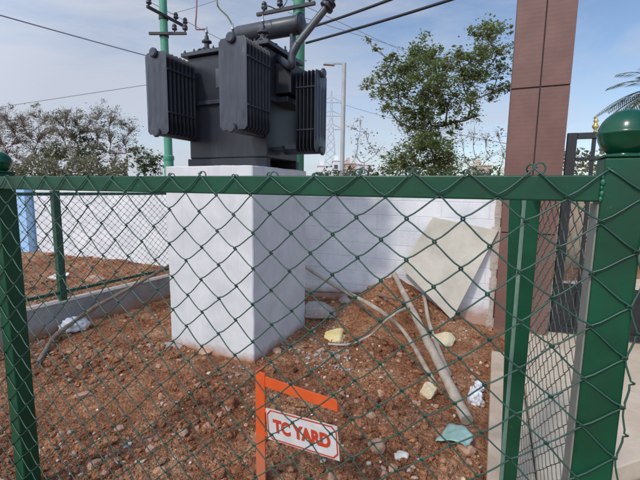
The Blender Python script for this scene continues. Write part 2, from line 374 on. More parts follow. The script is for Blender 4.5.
# ------------------------------------------------------------------ tiled pillar
def tile_mat():
    m = mat('brown_wall_tile', (.145,.068,.051), .5, 0, (.185,.09,.069), 5)
    t = m.node_tree; b = t.nodes['Principled BSDF']
    c = t.nodes.new('ShaderNodeTexCoord'); wv = t.nodes.new('ShaderNodeTexWave'); wv.bands_direction = 'Z'; wv.inputs['Scale'].default_value = 9; wv.inputs['Distortion'].default_value = 1.2; wv.inputs['Detail'].default_value = 4; wv.inputs['Detail Scale'].default_value = 3
    p = t.nodes.new('ShaderNodeBump'); p.inputs['Strength'].default_value = .15; p.inputs['Distance'].default_value = .001
    t.links.new(c.outputs['Object'], wv.inputs['Vector']); t.links.new(wv.outputs['Fac'], p.inputs['Height']); t.links.new(p.outputs[0], b.inputs['Normal'])
    x = t.nodes.new('ShaderNodeMixRGB'); x.blend_type = 'MULTIPLY'; x.inputs['Fac'].default_value = .05
    src = b.inputs['Base Color'].links[0].from_socket
    t.links.new(src, x.inputs['Color1']); t.links.new(wv.outputs['Color'], x.inputs['Color2']); t.links.new(x.outputs[0], b.inputs['Base Color'])
    return dirt(m, SOILC, -.1, .14)
tile = tile_mat(); grout = mat('dark_grout', (.055,.040,.036), .9)
pil = empty('tiled_pillar', PB, 'tall brown tiled pillar with dark joints beside the gate', 'pillar')
m = MB(); m.bx((.008, .008, -.2), (.412, .412, 4.35), PB); m.build('pillar_core', grout, pil)
zs = [-.2, .95, 2.153, 3.35, 4.4]; g_ = .006
for k in range(4):
    z0, z1 = zs[k]+g_, zs[k+1]-g_
    for s0, s1 in ((0, .205), (.215, .42)):
        m = MB(); m.bx((s0, -.002, z0), (s1, .007, z1), PB); m.build('wall_tile', tile, pil, bevel=.0015)
        m = MB(); m.bx((s0, .413, z0), (s1, .422, z1), PB); m.build('wall_tile', tile, pil, bevel=.0015)
    for t0, t1 in ((.009, .205), (.215, .411)):
        m = MB(); m.bx((-.002, t0, z0), (.007, t1, z1), PB); m.build('wall_tile', tile, pil, bevel=.0015)
        m = MB(); m.bx((.413, t0, z0), (.422, t1, z1), PB); m.build('wall_tile', tile, pil, bevel=.0015)

# ------------------------------------------------------------------ black steel gate right of the pillar
gp = PB+V*.12
def gloc(px, py):
    q = atpl(px, py, gp, V); return (q-gp).dot(U), q.z
gs, gz = gloc(568, 133)
gt = empty('steel_gate', gp+U*gs, 'black steel gate with gold finials between the tiled pillar and the near green post', 'gate')
m = MB(); Wg = 1.5
for s0, s1 in ((gs, gs+.07), (gs+Wg-.07, gs+Wg)): m.bx((s0, 0, .08), (s1, .045, gz+.0), gp)
m.bx((gs+.071, .002, gz-.05), (gs+Wg-.071, .043, gz-.001), gp); m.bx((gs+.071, .004, gz-.225), (gs+Wg-.071, .04, gz-.20), gp)
m.bx((gs+.071, .002, .09), (gs+Wg-.071, .043, .14), gp)
m.build('gate_frame', blk, gt, bevel=.003)
for k in range(8):
    s = gs+.19+k*.165
    m = MB(); m.bx((s-.014, .012, .141), (s+.014, .032, gz-.051), gp); m.build('gate_bar', blk, gt, bevel=.002)
    m = MB(); m.lathe(gp+U*s+V*.022+Z*(gz-.002), [(.010,0),(.012,.01),(.008,.02),(.022,.04),(.024,.052),(.014,.068),(.010,.078),(.02,.09),(.012,.105),(.001,.13)], 10)
    m.build('finial', mat('gold_paint', (.62,.47,.18), .35, .5) if k == 0 else bpy.data.materials['gold_paint'], gt, smooth=True)
m = MB(); m.bx((gs+.071, .033, .141), (gs+Wg-.071, .038, .52), gp); m.build('gate_panel', blk, gt)

# ------------------------------------------------------------------ chain-link netting
def net(name, o, d, n, s0, s1, zt, zb, wh, wv, r, material, parent, jit=.004, sides=6, sag=0.0, z_phase=0.0, seed=1, hooks=True, curve=1.0, wb=.007):
    """o: point on the plane at s=0; d: along; n: unit vector to the viewer's side. Strands zigzag and hook round each other."""
    rnd = random.Random(seed); m = MB()
    k0 = math.floor(s0/(wh/2)); k1 = math.ceil(s1/(wh/2)); rows = int((zt-zb)/(wv/2))
    nj = {}
    def node(i, j):          # i in half widths, j rows
        if (i, j) not in nj:
            s = i*wh/2; z = zt-j*wv/2
            wob = wb*noise.noise(Vector((s*3+seed*7, z*3, 0))); wz = wb*1.1*noise.noise(Vector((s*2.5, z*2.5+seed*5, 4)))
            nj[(i, j)] = (s+rnd.uniform(-jit, jit)+wob, z+rnd.uniform(-jit, jit)+wz+sag*s)
        return nj[(i, j)]
    for k in range(k0, k1):      # strand k lives between columns k and k+1
        cv = rnd.uniform(.02, .045)*(1 if k*wh/2 < -.3 else .65); pts = []
        for j in range(rows+1):
            i = k if (k+j) % 2 == 0 else k+1
            if i*wh/2 < s0-.001 or i*wh/2 > s1+.001:
                s, z = node(i, j); s = min(max(s, s0), s1)
            else: s, z = node(i, j)
            side = 1 if i == k+1 else -1         # bulges to the right at odd, left at even
            hk = r*2.1
            # a short bend around the neighbour: approach on the front, leave at the back
            bend = side*hk
            pz = wv*.035
            amp = r*1.25
            if j == 0:
                pts += [(s-side*.0+bend, z+.001, 0)]
            else:
                pts += [(s+bend*.2-side*wh*.03, z+pz*1.3, amp), (s+bend, z+pz*.35, amp*.7), (s+bend, z-pz*.35, -amp*.7), (s+bend*.2-side*wh*.03, z-pz*1.3, -amp)]
            if j < rows:
                i2 = k if (k+j+1) % 2 == 0 else k+1
                s2, z2 = node(i2, j+1); s2 = min(max(s2, s0), s1)
                for f in (.25, .5, .75):      # slightly S-shaped run: wire leaves steeply
                    pts.append((s+(s2-s)*f, z+(z2-z)*f-curve*cv*wv*math.sin(PI*f), amp*(-.9+1.8*f)))
        P = [o+d*a+Z*(b-o.z)+n*c for a, b, c in pts]
        m.tube(P, r, sides, cap=True)
        if hooks:
            j = 0; i = k if k % 2 == 0 else k+1
            if s0 <= i*wh/2 <= min(s1, .1):
                s, z = node(i, 0); sd = 1 if i == k+1 else -1; hr = (rnd.uniform(.006, .0115), rnd.uniform(1.2, 1.7)); c0 = [(s+sd*r, z, 0)]
                for a in range(1, 8):
                    th = a/7*PI*hr[1]
                    c0.append((s-sd*(hr[0]*(1-math.cos(th)))*.9+sd*r, z-.002+hr[0]*math.sin(th), (.006+.012*a/7)*(-1 if sd > 0 else -.6)))
                c0.append((s-sd*.02, z-.016, -.016*(1 if sd > 0 else .5)))
                m.tube([o+d*a+Z*(b-o.z)+n*c for a, b, c in c0], r*.95, sides)
    return m.build(name, material, parent, smooth=True)

# ------------------------------------------------------------------ front fence
P0 = atY(534, 168, .72); PF = Vector((P0.x, P0.y, 0)); N_ = -V
front = empty('chain_link_fence', PF+U*-.8, 'green chain-link fence with ball-topped posts across the whole foreground', 'fence')
RZ0, RZ1 = 1.285, 1.332
m = MB(); m.bx((-1.751, .006, RZ0), (.1075, .046, RZ1), PF); m.build('top_rail', green, front, bevel=.003)
m = MB(); m.bx((-3.4, .006, RZ0-.002), (-1.8165, .046, RZ1-.002), PF); m.build('top_rail', green, front, bevel=.003)
m = MB(); m.bx((-1.751, .01, .02), (.1075, .04, .06), PF); m.build('bottom_rail', green, front, bevel=.003)
ball_m = mat('green_gloss', (.002,.050,.024), .22, 0, (.004,.07,.034), 7, bump=.2, bscale=20, bdist=.002)
def ball_post(s0, s1, t0, t1, zt, parent, r=.047, plate=False):
    m = MB(); m.bx((s0, t0, -.15), (s1, t1, zt), PF); p = m.build('post', green, parent, bevel=.004)
    m = MB(); m.bx((s0-.002, t0-.002, zt+.0005), (s1+.002, t1+.002, zt+.005), PF); m.build('post_cap', green, p, bevel=.001)
    c = PF+U*((s0+s1)/2)+V*((t0+t1)/2)
    prof = [(.024, zt+.005), (.022, zt+.010)]
    zc = zt+.003+r*.95
    for k in range(1, 15):
        th = -PI/2+PI*k/15
        prof.append((max(r*math.cos(th), .0), zc+r*math.sin(th)))
        if k == 7: prof += [(r+.0022, zc-.0012), (r+.0022, zc+.0016)]
    prof.append((0, zc+r))
    m = MB(); m.lathe(c, [(max(a, .0004), b) for a, b in prof], 40); m.build('ball_finial', ball_m, p, smooth=True, auto=50)
    return p
pR = ball_post(.108, .172, .004, .068, 1.362, front, .0415)
m = MB(); m.bx((.1045, .010, -.1), (.1078, .066, 1.281), PF); m.build('lit_face_strip', lit_grey, pR, bevel=.0008)  # added strip: the post's sunlit left face painted grey
m = MB()
for k in range(5): kk = (.8, 1.25, .6, 1.1, .9)[k]; m.lathe(PF+U*(.107+.001*(k % 2))+V*.0045+Z*(1.329-k*.0098), [(.0003,-.006*kk),(.0026*kk,-.004),(.0034*kk,0),(.0026*kk,.004),(.0003,.006*kk)], 8)
m.build('weld_bead', mat('weld_paint', (.02,.13,.08), .3), pR, smooth=True)
ball_post(-1.815, -1.751, .004, .068, 1.346, front, .040)
net('wire_mesh', PF+Z*1.345, U, N_, -3.3, .1695+.012, 1.345, .06, .1125, .0975, .00175, wire_m, front, sag=.012, seed=3, wb=.010)

# ------------------------------------------------------------------ right side fence (set back from the near post) and its gate post
qa = PF+U*.145+V*.085
b0 = atY(533.5, 200, 1.30); b0.z = 0
sd = (b0-qa).normalized(); sn = Vector((-sd.y, sd.x, 0)); Ls = (b0-qa).length
side = empty('chain_link_fence', (qa+b0)/2, 'short green chain-link panel seen edge-on at the right between near post and pillar', 'fence')
m = MB(); m.box(b0+Z*.62, U, .0205, V, .022, Z, .68); m.build('post', green, side, bevel=.003)
m = MB(); m.box(b0+Z*.62-U*.0275, U, .0065, V, .012, Z, .68); m.build('lit_face_strip', mat('lit_face_green', (.10,.19,.145), .5, 0, (.16,.25,.2), 9), side, bevel=.001)  # second piece here is an added pale strip, painting the post's lit left face
m = MB(); m.box((qa+b0)/2+Z*1.305-sd*.0, sd, Ls/2-.045, sn, .016, Z, .016); m.build('top_rail', green, side, bevel=.002)
m = MB(); m.box((qa+b0)/2+Z*.16, sd, Ls/2-.045, sn, .016, Z, .016); m.build('bottom_rail', green, side, bevel=.002)
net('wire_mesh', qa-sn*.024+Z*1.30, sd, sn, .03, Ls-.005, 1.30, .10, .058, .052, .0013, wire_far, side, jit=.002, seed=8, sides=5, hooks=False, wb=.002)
a0, a1 = atY(506, 476, 1.33), atY(515.5, 190, 1.33); a1 = a1+(a1-a0).normalized()*.03; a0 = a0-(a1-a0).normalized()*.12
ad0 = (a1-a0).normalized(); au = (U-ad0*U.dot(ad0)).normalized(); av = ad0.cross(au)
m = MB(); m.box((a0+a1)/2, au, .0185, av, .018, ad0, (a1-a0).length/2)
o = m.build('gate_post', green, None, bevel=.003, origin=a0); sl_ = atY(515, 430, 1.33); hl = (sl_-a0).length/2
m = MB(); m.box(a0+ad0*hl+au*.004, au, .0225, av, .021, ad0, hl); m.build('post_sleeve', mat('pale_green_paint', (.03,.12,.085), .5, 0, (.05,.16,.115), 9), o, bevel=.002); tag(o, 'narrow green steel post standing on the beige kerb, left of the edge-on chain-link panel', 'post')

# ------------------------------------------------------------------ far left fence on its kerb
KP = KA+KN*.055
fl = empty('chain_link_fence', KP+KD*.3+Z*.26, 'thin green chain-link fence on the grey kerb in front of the white wall', 'fence')
def kpos(Yv): return KP+KD*((Yv-KP.y)/KD.y)
pp = kpos(3.43); pa = kpos(2.0); pc = kpos(4.80)
for p in (pa, pp, pc):
    m = MB(); m.box(p+Z*.76, KD, .028, KN, .028, Z, .499); m.build('post', green_dk, fl, bevel=.003)
for a_, b_ in ((pa, pp), (pp, pc)):
    c_ = (a_+b_)/2; l_ = (b_-a_).length/2-.029
    m = MB(); m.box(c_+Z*1.228, KD, l_, KN, .014, Z, .014); m.build('top_rail', green_dk, fl, bevel=.002)
    m = MB(); m.box(c_+Z*.335, KD, l_, KN, .014, Z, .014); m.build('bottom_rail', green_dk, fl, bevel=.002)
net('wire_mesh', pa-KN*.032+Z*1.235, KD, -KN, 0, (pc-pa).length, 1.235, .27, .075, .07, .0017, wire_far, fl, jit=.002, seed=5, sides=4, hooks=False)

# ------------------------------------------------------------------ plinth
o_ = Vector((CRN.x, CRN.y, 0))
m = MB()
nn = 1
m.bx((-.811, 0, -.3), (0, .85, 1.462), o_)
pl = m.build('white_plinth', plinth_m, None, origin=o_+U*-.4+V*.42)
bm = bmesh.new(); bm.from_mesh(pl.data); bmesh.ops.bevel(bm, geom=bm.edges[:], offset=.007, segments=1, affect='EDGES'); bmesh.ops.subdivide_edges(bm, edges=[e for e in bm.edges if e.calc_length() > .3], cuts=44, use_grid_fill=True)
for v_ in bm.verts:
    q_ = v_.co; v_.co = q_+Vector((noise.noise(q_*7), noise.noise(q_*7+Vector((5,5,5))), noise.noise(q_*7+Vector((9,1,3)))*.8))*.0045+Vector((noise.noise(q_*28), noise.noise(q_*28+Vector((5,5,5))), noise.noise(q_*28+Vector((2,7,3)))))*.0016
bmesh.ops.recalc_face_normals(bm, faces=bm.faces[:]); bm.to_mesh(pl.data); bm.free(); pl.data.polygons.foreach_set('use_smooth', [True]*len(pl.data.polygons)); pl.data.set_sharp_from_angle(angle=math.radians(32))
tag(pl, 'square white plastered plinth carrying the transformer', 'plinth')

# ------------------------------------------------------------------ transformer
T0 = .25
tr = empty('power_transformer', o_+U*-.41+V*.5+Z*1.462, 'dark grey finned power transformer standing on the white plinth', 'transformer')
def B(lo, hi, name, mt=trafo, par=tr, bev=.004):
    m = MB(); m.bx(lo, hi, o_); return m.build(name, mt, par, bevel=bev)
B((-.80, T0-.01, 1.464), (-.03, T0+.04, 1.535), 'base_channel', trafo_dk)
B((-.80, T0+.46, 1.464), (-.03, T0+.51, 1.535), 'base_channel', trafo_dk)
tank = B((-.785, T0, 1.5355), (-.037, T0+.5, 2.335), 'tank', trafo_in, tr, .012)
B((-.81, T0-.025, 1.955), (-.012, T0+.525, 1.985), 'tank_belt', trafo, tank, .003)
lid = B((-.82, T0-.035, 2.3355), (-.002, T0+.535, 2.365), 'lid', trafo, tank, .003)
for k in range(9):
    for t in (T0-.018, T0+.518): m = MB(); m.lathe(o_+U*(-.79+k*.095)+V*t+Z*2.366, [(.011, 0), (.011, .011), (.005, .0112), (.005, .022)], 6); m.build('lid_bolt', trafo_dk, lid)
# radiators
def radiator(o, aw, ad, wdt, z0, z1, nf, depth, knob=True, pipe=None):
    pipe = pipe or depth+.06
    """o: centre of the outer face; aw: across; ad: direction from outer face back to the tank"""
    m = MB()
    m.box(o+ad*(depth+.03)+Z*((z0+z1)/2), aw, .02, ad, .006, Z, (z1-z0)/2)
    r = m.build('radiator', trafo, tr)
    for z in (z0+.010, z1-.008):
        m = MB(); m.tube([o+ad*-.012+Z*z, o+ad*pipe+Z*z], .023, 16); hp_ = m.build('header_pipe', trafo, r, smooth=True, auto=35)
        if knob: m = MB(); m.lathe(o+ad*-.010+Z*z, [(.030,0),(.034,.004),(.034,.016),(.026,.024)], 22, axis=-ad); m.build('pipe_cap', trafo, r, smooth=True, auto=35)
    nxp, nzp = 33, 26; first = None
    for k in range(nf):
        dd = depth*k/(nf-1); m = MB(); c = o+ad*dd; front = []; back = []
        for side in (0, 1):
            vs = []
            for j in range(nzp):
                fz = j/(nzp-1); z = z0+(z1-z0)*fz
                for i in range(nxp):
                    fx = i/(nxp-1)*2-1
                    ez = min(fz, 1-fz)*(z1-z0)
                    half = wdt/2-max(0, .022-ez)*.9; bulge = 0           # chamfered corners
                    flute = .5-.5*math.cos((fx*.5+.5)*2*PI*4)
                    fade = sstep(.055, .11, ez-.03*(1-abs(fx)))
                    th = .0035+.0075*(flute*fade)*(1 if abs(fx) < .97 else 0)+.006*(1-fade)*(1-sstep(.3, .9, abs(fx)))
                    if abs(fx) > .96: th = .0022
                    vs.append(c+aw*(fx*half)+Z*z+ad*(th*(1 if side else -1)))
            (back if side else front).extend(vs)
        n0 = nxp*nzp; fs = []
        for j in range(nzp-1):
            for i in range(nxp-1):
                q = j*nxp+i; fs.append((q, q+1, q+1+nxp, q+nxp)); fs.append((n0+q, n0+q+nxp, n0+q+1+nxp, n0+q+1))
        rim = [i for i in range(nxp)]+[j*nxp+nxp-1 for j in range(1, nzp)]+[(nzp-1)*nxp+i for i in range(nxp-2, -1, -1)]+[j*nxp for j in range(nzp-2, 0, -1)]
        for a_, b_ in zip(rim, rim[1:]+rim[:1]): fs.append((a_, b_, n0+b_, n0+a_))
        m.add(front+back, fs); m.build('fin', trafo if k == 0 else trafo_dk, r, smooth=True, auto=40)  # inner fins get the darker copy, gap shade put into their colour
    for z in (z0+(z1-z0)*.27, z0+(z1-z0)*.79):
        for sg in (-1, 1):
            m = MB(); m.tube([o+aw*(sg*(wdt/2+.003))+ad*.002+Z*z, o+aw*(sg*(wdt/2+.003))+ad*(depth+.002)+Z*z], .005, 6); m.build('brace', trafo, r)
    return r
radiator(o_+U*-.757+V*-.10, U, V, .205, 1.690, 2.268, 8, .285)
radiator(o_+U*-.078+V*-.10, U, V, .222, 1.690, 2.275, 8, .285)
radiator(o_+U*.295+V*(T0+.235), -V, -U, .21, 1.585, 2.175, 6, .155, True, .31)
radiator(o_+U*-.757+V*.90, U, -V, .21, 1.690, 2.268, 5, .11, False)
radiator(o_+U*-.078+V*.90, U, -V, .21, 1.690, 2.268, 5, .11, False)
# bushings
def bushing(px, py, t, zs_, hgt, r, lead, lmat, wr=.006):
    q = atpl(px, py, o_+V*t, V); s = (q-o_).dot(U); c = o_+U*s+V*t+Z*2.3655
    k = hgt/.2
    m = MB(); m.lathe(c, [(r*.95,0),(r*.95,.018*k),(r*.5,.03*k),(r*.5,.045*k),(r,.052*k),(r*1.02,.062*k),(r*.5,.078*k),(r*.46,.105*k),(r*.95,.113*k),(r*.97,.123*k),(r*.45,.14*k),(r*.36,.165*k),(r*.2,.17*k),(r*.2,.19*k)], 22)
    b = m.build('bushing', porc, tr, smooth=True, auto=40)
    m = MB(); m.tube([c+Z*(.185*k), c+Z*(.185*k+.05)], .007, 8); m.lathe(c+Z*(.19*k), [(.014,0),(.014,.014)], 6); m.build('terminal', galv, b)
    top = c+Z*(.185*k+.035)
    if lead:
        pts = [top]+[atY(x, y, top.y+dy) for x, y, dy in lead]
        m = MB(); m.tube(smooth_path(pts), wr, 7); m.build('lead_wire', lmat, b, smooth=True)
    return top
def smooth_path(p, n=6):
    out = []; N = len(p)
    for i in range(N-1):
        a, b, c, d = p[max(i-1, 0)], p[i], p[i+1], p[min(i+2, N-1)]
        for k in range(n):
            t = k/n
            out.append(.5*((2*b)+(c-a)*t+(2*a-5*b+4*c-d)*t*t+(3*b-a-3*c+d)*t**3))
    out.append(p[-1]); return out
bushing(207, 52, T0+.12, 0, .20, .042, [(199.5, 29.5, 0), (196.2, 29, 0), (195.6, 24, 0), (196.5, 8, .0), (197.2, -40, .1), (198, -90, .2)], copper)
bushing(233, 45, T0+.12, 0, .185, .040, [(227, 16, 0), (219, 8, 0), (217, 0, 0), (216, -30, .1), (216, -80, .2)], ygreen)
bushing(263, 44, T0+.16, 0, .22, .046, [(263.5, 10, .05), (268, 6, .25), (280, 9, .7), (288, -4, 1.5), (290, -40, 2.2)], cable, .005)
for k, (px, py) in enumerate(((246, 38), (284, 38), (272, 42))):
    q = atpl(px, py, o_+V*(T0+.38), V); c = o_+U*((q-o_).dot(U))+V*(T0+.40)+Z*2.3655
    m = MB(); m.lathe(c, [(.028,0),(.028,.012),(.02,.02),(.033,.028),(.033,.036),(.018,.046),(.018,.07),(.008,.072),(.008,.10)], 16); m.build('low_voltage_bushing', porc, tr, smooth=True, auto=40)
# conservator
cc1 = atpl(303, 24, o_+V*(T0+.36), V); s1 = (cc1-o_).dot(U); zc = cc1.z
s0 = (atpl(238, 34, o_+V*(T0+.36), V)-o_).dot(U)
ax0 = o_+U*s0+V*(T0+.36)+Z*zc; rc = .072
m = MB(); m.lathe(ax0, [(rc*.6,-.012),(rc*.95,0),(rc,.01),(rc,s1-s0-.01),(rc*.9,s1-s0),(rc*.5,s1-s0+.008)], 30, axis=U)
cons = m.build('conservator', mat('conservator_paint', (.038,.042,.05), .38, 0, (.052,.056,.067), 5), tr, smooth=True, auto=40)
m = MB(); m.lathe(ax0+U*(s1-s0-.025), [(rc+.014,0),(rc+.014,.016)], 30, axis=U); m.build('end_flange', trafo_dk, cons)
for s in (.08, s1-s0-.09):
    m = MB(); m.bx((s0+s-.012, T0+.33, 2.3655), (s0+s+.012, T0+.39, zc-rc+.004), o_); m.build('bracket', trafo, cons)
# explosion vent: slanting pipe with a flange at each end
va = atY(296.5, 45, 2.95); vb = atY(327.5, 6, 2.95); vc = atY(337, -10, 2.95)
m = MB(); m.tube([va, vb, vc], .026, 14); vent = m.build('vent_pipe', mat('vent_grey', (.06,.066,.077), .4), tr, smooth=True, auto=40)
dv = (vb-va).normalized()
m = MB(); m.lathe(vb-dv*.02, [(.05,0),(.052,.003),(.052,.02),(.05,.023)], 18, axis=dv); m.lathe(vb+dv*.02, [(.045,0),(.045,.02)], 18, axis=dv); m.build('vent_flange', trafo_dk, vent)
m = MB(); m.tube(smooth_path([va+dv*.01, va-dv*.05-Z*.03, va-Z*.14-U*.05, o_+U*-.10+V*(T0+.2)+Z*2.34]), .03, 12); m.build('vent_elbow', trafo, vent, smooth=True)
m = MB(); m.lathe(o_+U*-.1+V*(T0+.2)+Z*2.3655, [(.05,0),(.05,.02),(.034,.021),(.034,.05)], 18); m.build('vent_base', trafo, vent, smooth=True, auto=40)
# cable box on the right side, drain valve
B((-.0365, T0+.12, 2.02), (.10, T0+.40, 2.24), 'cable_box', trafo_dk, tr, .006)
B((-.0365, T0+.10, 1.95), (.085, T0+.42, 1.99), 'box_shelf', trafo_dk, tr, .003)
m = MB(); c = o_+U*.0+V*(T0+.08)+Z*1.60; m.tube([c-U*.036, c+U*.05], .018, 10); m.lathe(c+U*.05, [(.026,0),(.026,.012)], 12, axis=U); m.build('drain_valve', trafo_dk, tr)
m = MB(); m.bx((-.50, T0-.004, 2.08), (-.34, T0-.001, 2.22), o_); m.build('rating_plate', mat('plate_dull', (.10,.105,.12), .35, .3), tank)
for s in (-.70, -.12):
    for t in (T0+.06, T0+.44):
        m = MB(); m.tube(smooth_path([o_+U*(s-.03)+V*t+Z*2.365, o_+U*(s-.028)+V*t+Z*2.40, o_+U*s+V*t+Z*2.412, o_+U*(s+.028)+V*t+Z*2.40, o_+U*(s+.03)+V*t+Z*2.365], 4), .008, 7); m.build('lifting_lug', trafo, lid, smooth=True)

# ------------------------------------------------------------------ green utility poles behind the wall
def on_ground(px, py, Yv):
    p = atY(px, py, Yv); return Vector((p.x, p.y, 0))
q1 = on_ground(166.5, 100, 7.0); q2 = on_ground(298.5, 100, 5.6)
up1 = empty('utility_pole', q1, 'slim pale green stepped pole with two crossarms behind the left radiator', 'utility pole', 'green utility poles')
m = MB(); m.tube([q1-Z*.2, q1+Z*1.85], .082, 18); m.tube([q1+Z*1.80, q1+Z*8.4], [.070, .055], 18)
m.lathe(q1+Z*1.78, [(.09,0),(.094,.01),(.094,.07),(.075,.09)], 20)
pm = m.build('pole_shaft', polegreen, up1, smooth=True, auto=40)
def crossarm(pole, c, dirv, l0, l1, z, name='crossarm', ins=()):
    off = Vector((dirv.y, -dirv.x, 0))*.085
    m = MB(); m.box(c+dirv*((l0+l1)/2)+Z*z+off, dirv, (l1-l0)/2, Vector((-dirv.y, dirv.x, 0)), .02, Z, .02); ca = m.build(name, blk, pole)
    m = MB(); m.tube([c+Z*(z-.03), c+Z*(z+.03)], .078, 18); m.build('clamp', blk, ca)
    for s in ins:
        b = c+dirv*s+Z*(z+.02)+off
        m = MB(); m.lathe(b, [(.012,0),(.012,.03),(.04,.035),(.045,.06),(.025,.075),(.04,.085),(.035,.11),(.02,.13)], 12); m.build('insulator', porc, ca, smooth=True)
d1 = (atY(187, 38.5, 7.3)-atY(150, 34, 6.8)); 
z1_ = atY(163, 18, 7).z; z2_ = atY(166, 35.5, 7).z
Ua = (U+V*.9).normalized()
crossarm(up1, q1, V, -.42, .46, z1_, ins=(-.38, .20, .42))
crossarm(up1, q1, (U+V*.4).normalized(), -.22, .42, z2_, ins=(.22, .40,))
up2 = empty('utility_pole', q2, 'thicker green pole with a dark crossarm rising just behind the transformer', 'utility pole', 'green utility poles')
m = MB(); m.tube([q2-Z*.2, q2+Z*8.6], [.085, .075], 18); m.build('pole_shaft', polegreen, up2, smooth=True)
z3_ = atY(290, 6, 5.5).z
crossarm(up2, q2, U, -.62, .28, z3_, ins=(-.5, -.25, .2))
crossarm(up2, q2, U, -.30, .22, z3_-.26, ins=())

# ------------------------------------------------------------------ overhead lines
def wire(a, b, r, mt, label, sag=.0, grp=None, ext=(0, 0)):
    d = b-a; a2 = a-d*ext[0]; b2 = b+d*ext[1]; n = 24
    pts = [a2.lerp(b2, k/n)-Z*(sag*4*(k/n)*(1-k/n)) for k in range(n+1)]
    m = MB(); m.tube(pts, r, 6); o = m.build('overhead_wire', mt, None, origin=(a2+b2)/2, smooth=True); tag(o, label, 'wire', grp); return o
wire(atY(306, 43, 5.5), atY(440, -1, 4.2), .016, cable, 'thick black cable sagging right from the green pole, the lower of two', .04, ext=(0, 1.2))
wire(atY(306, 29, 5.5), atY(384, -1, 4.4), .016, cable, 'thick black cable leaving right from the green pole, the upper of two', .03, ext=(0, 1.2))
wire(atY(0, 14, 12), atY(145, 54, 16), .022, grey_wire, 'grey line crossing the sky down to the left radiator', .05, ext=(.6, 1.2))
wire(atY(0, 107, 20), atY(145, 85, 17), .016, grey_wire, 'thin grey line just above the left trees', -.0, ext=(.6, .8))
wire(atY(140, -6, 14), atY(230, 42, 18), .011, grey_wire, 'thin line running over the slim green pole towards the conservator', .1, ext=(.8, 1))
wire(atY(330, 25, 16), atY(400, 46, 26), .011, grey_wire, 'thin grey line falling to the right towards the leafy tree', .1, ext=(.3, 1.5))
wire(atY(322, 13, 16), atY(405, 50, 26), .011, grey_wire, 'thin grey line parallel and left of the one falling to the leafy tree', .1, ext=(.3, 1.5))
wire(atY(345, 104, 60), atY(395, 116, 50), .05, grey_wire, 'distant line running from the pylon behind the street lamp', .4, ext=(.2, 1.5))
wire(atY(170, 14, 14), atY(290, -30, 12), .010, grey_wire, 'thin line climbing right from the slim green pole', .1)

# ------------------------------------------------------------------ street lamp
ls = on_ground(343, 120, 17); zt = atY(344, 63, 17).z
lamp = empty('street_lamp', ls, 'tall grey street lamp with a single arm pointing left', 'street lamp')
m = MB(); m.tube([ls, ls+Z*zt], [.105, .085], 14); m.build('lamp_pole', mat('lamp_pole_grey', (.36,.37,.36), .6, 0, (.44,.45,.43), 3), lamp, smooth=True, auto=40)
m = MB(); m.box(ls+Z*(zt-.02)+Vector((-.28, 0, 0)), Vector((1,0,0)), .30, Vector((0,1,0)), .035, Z, .03); m.build('lamp_arm', galv, lamp)
m = MB(); m.box(ls+Z*(zt-.055)+Vector((-.64, 0, 0)), Vector((1,0,-.05)).normalized(), .24, Vector((0,1,0)), .09, Z, .05); m.build('lamp_head', galv, lamp, bevel=.02)

# ------------------------------------------------------------------ far pylon and buildings
pq = on_ground(331, 130, 210); hp = atY(333, 90, 210).z
py_ = empty('pylon', pq, 'faint lattice transmission pylon behind the street lamp', 'pylon')
m = MB(); steel = mat('pylon_steel', (.40,.44,.50), .6); Wb, Wt = 4.2, .7
def leg(f, i, j): ww = (Wb+(Wt-Wb)*min(1, f/.75)) if f < .75 else Wt*(1-(f-.75)/.25*.7); return pq+Vector((i*ww, j*ww, hp*f))
N = 13
for i, j in ((-1,-1),(1,-1),(1,1),(-1,1)): m.tube([leg(k/N, i, j) for k in range(N+1)], .17, 4)
for k in range(N):
    for (a, b) in (((-1,-1),(1,-1)), ((1,-1),(1,1)), ((1,1),(-1,1)), ((-1,1),(-1,-1))):
        m.tube([leg(k/N, *a), leg((k+1)/N, *b)], .11, 4); m.tube([leg(k/N, *b), leg((k+1)/N, *a)], .11, 4)
m.build('lattice_tower', steel, py_)
for f in (.62, .75, .88):
    m = MB()
    for sg in (-1, 1): 
        for j in (-1, 1): m.tube([leg(f, sg, j), pq+Vector((sg*6.5, 0, hp*f))], .14, 4); m.tube([leg(f+.05, sg, j), pq+Vector((sg*6.5, 0, hp*f))], .12, 4)
    m.build('pylon_arm', steel, py_)
bw = mat('far_white', (.66,.66,.68), .8, 0, (.74,.74,.75), .3); bp_ = mat('far_pink', (.50,.36,.31), .8, 0, (.58,.44,.38), .3); bt_ = mat('far_cream', (.58,.52,.42), .8)
win = mat('dark_window', (.06,.07,.09), .2)
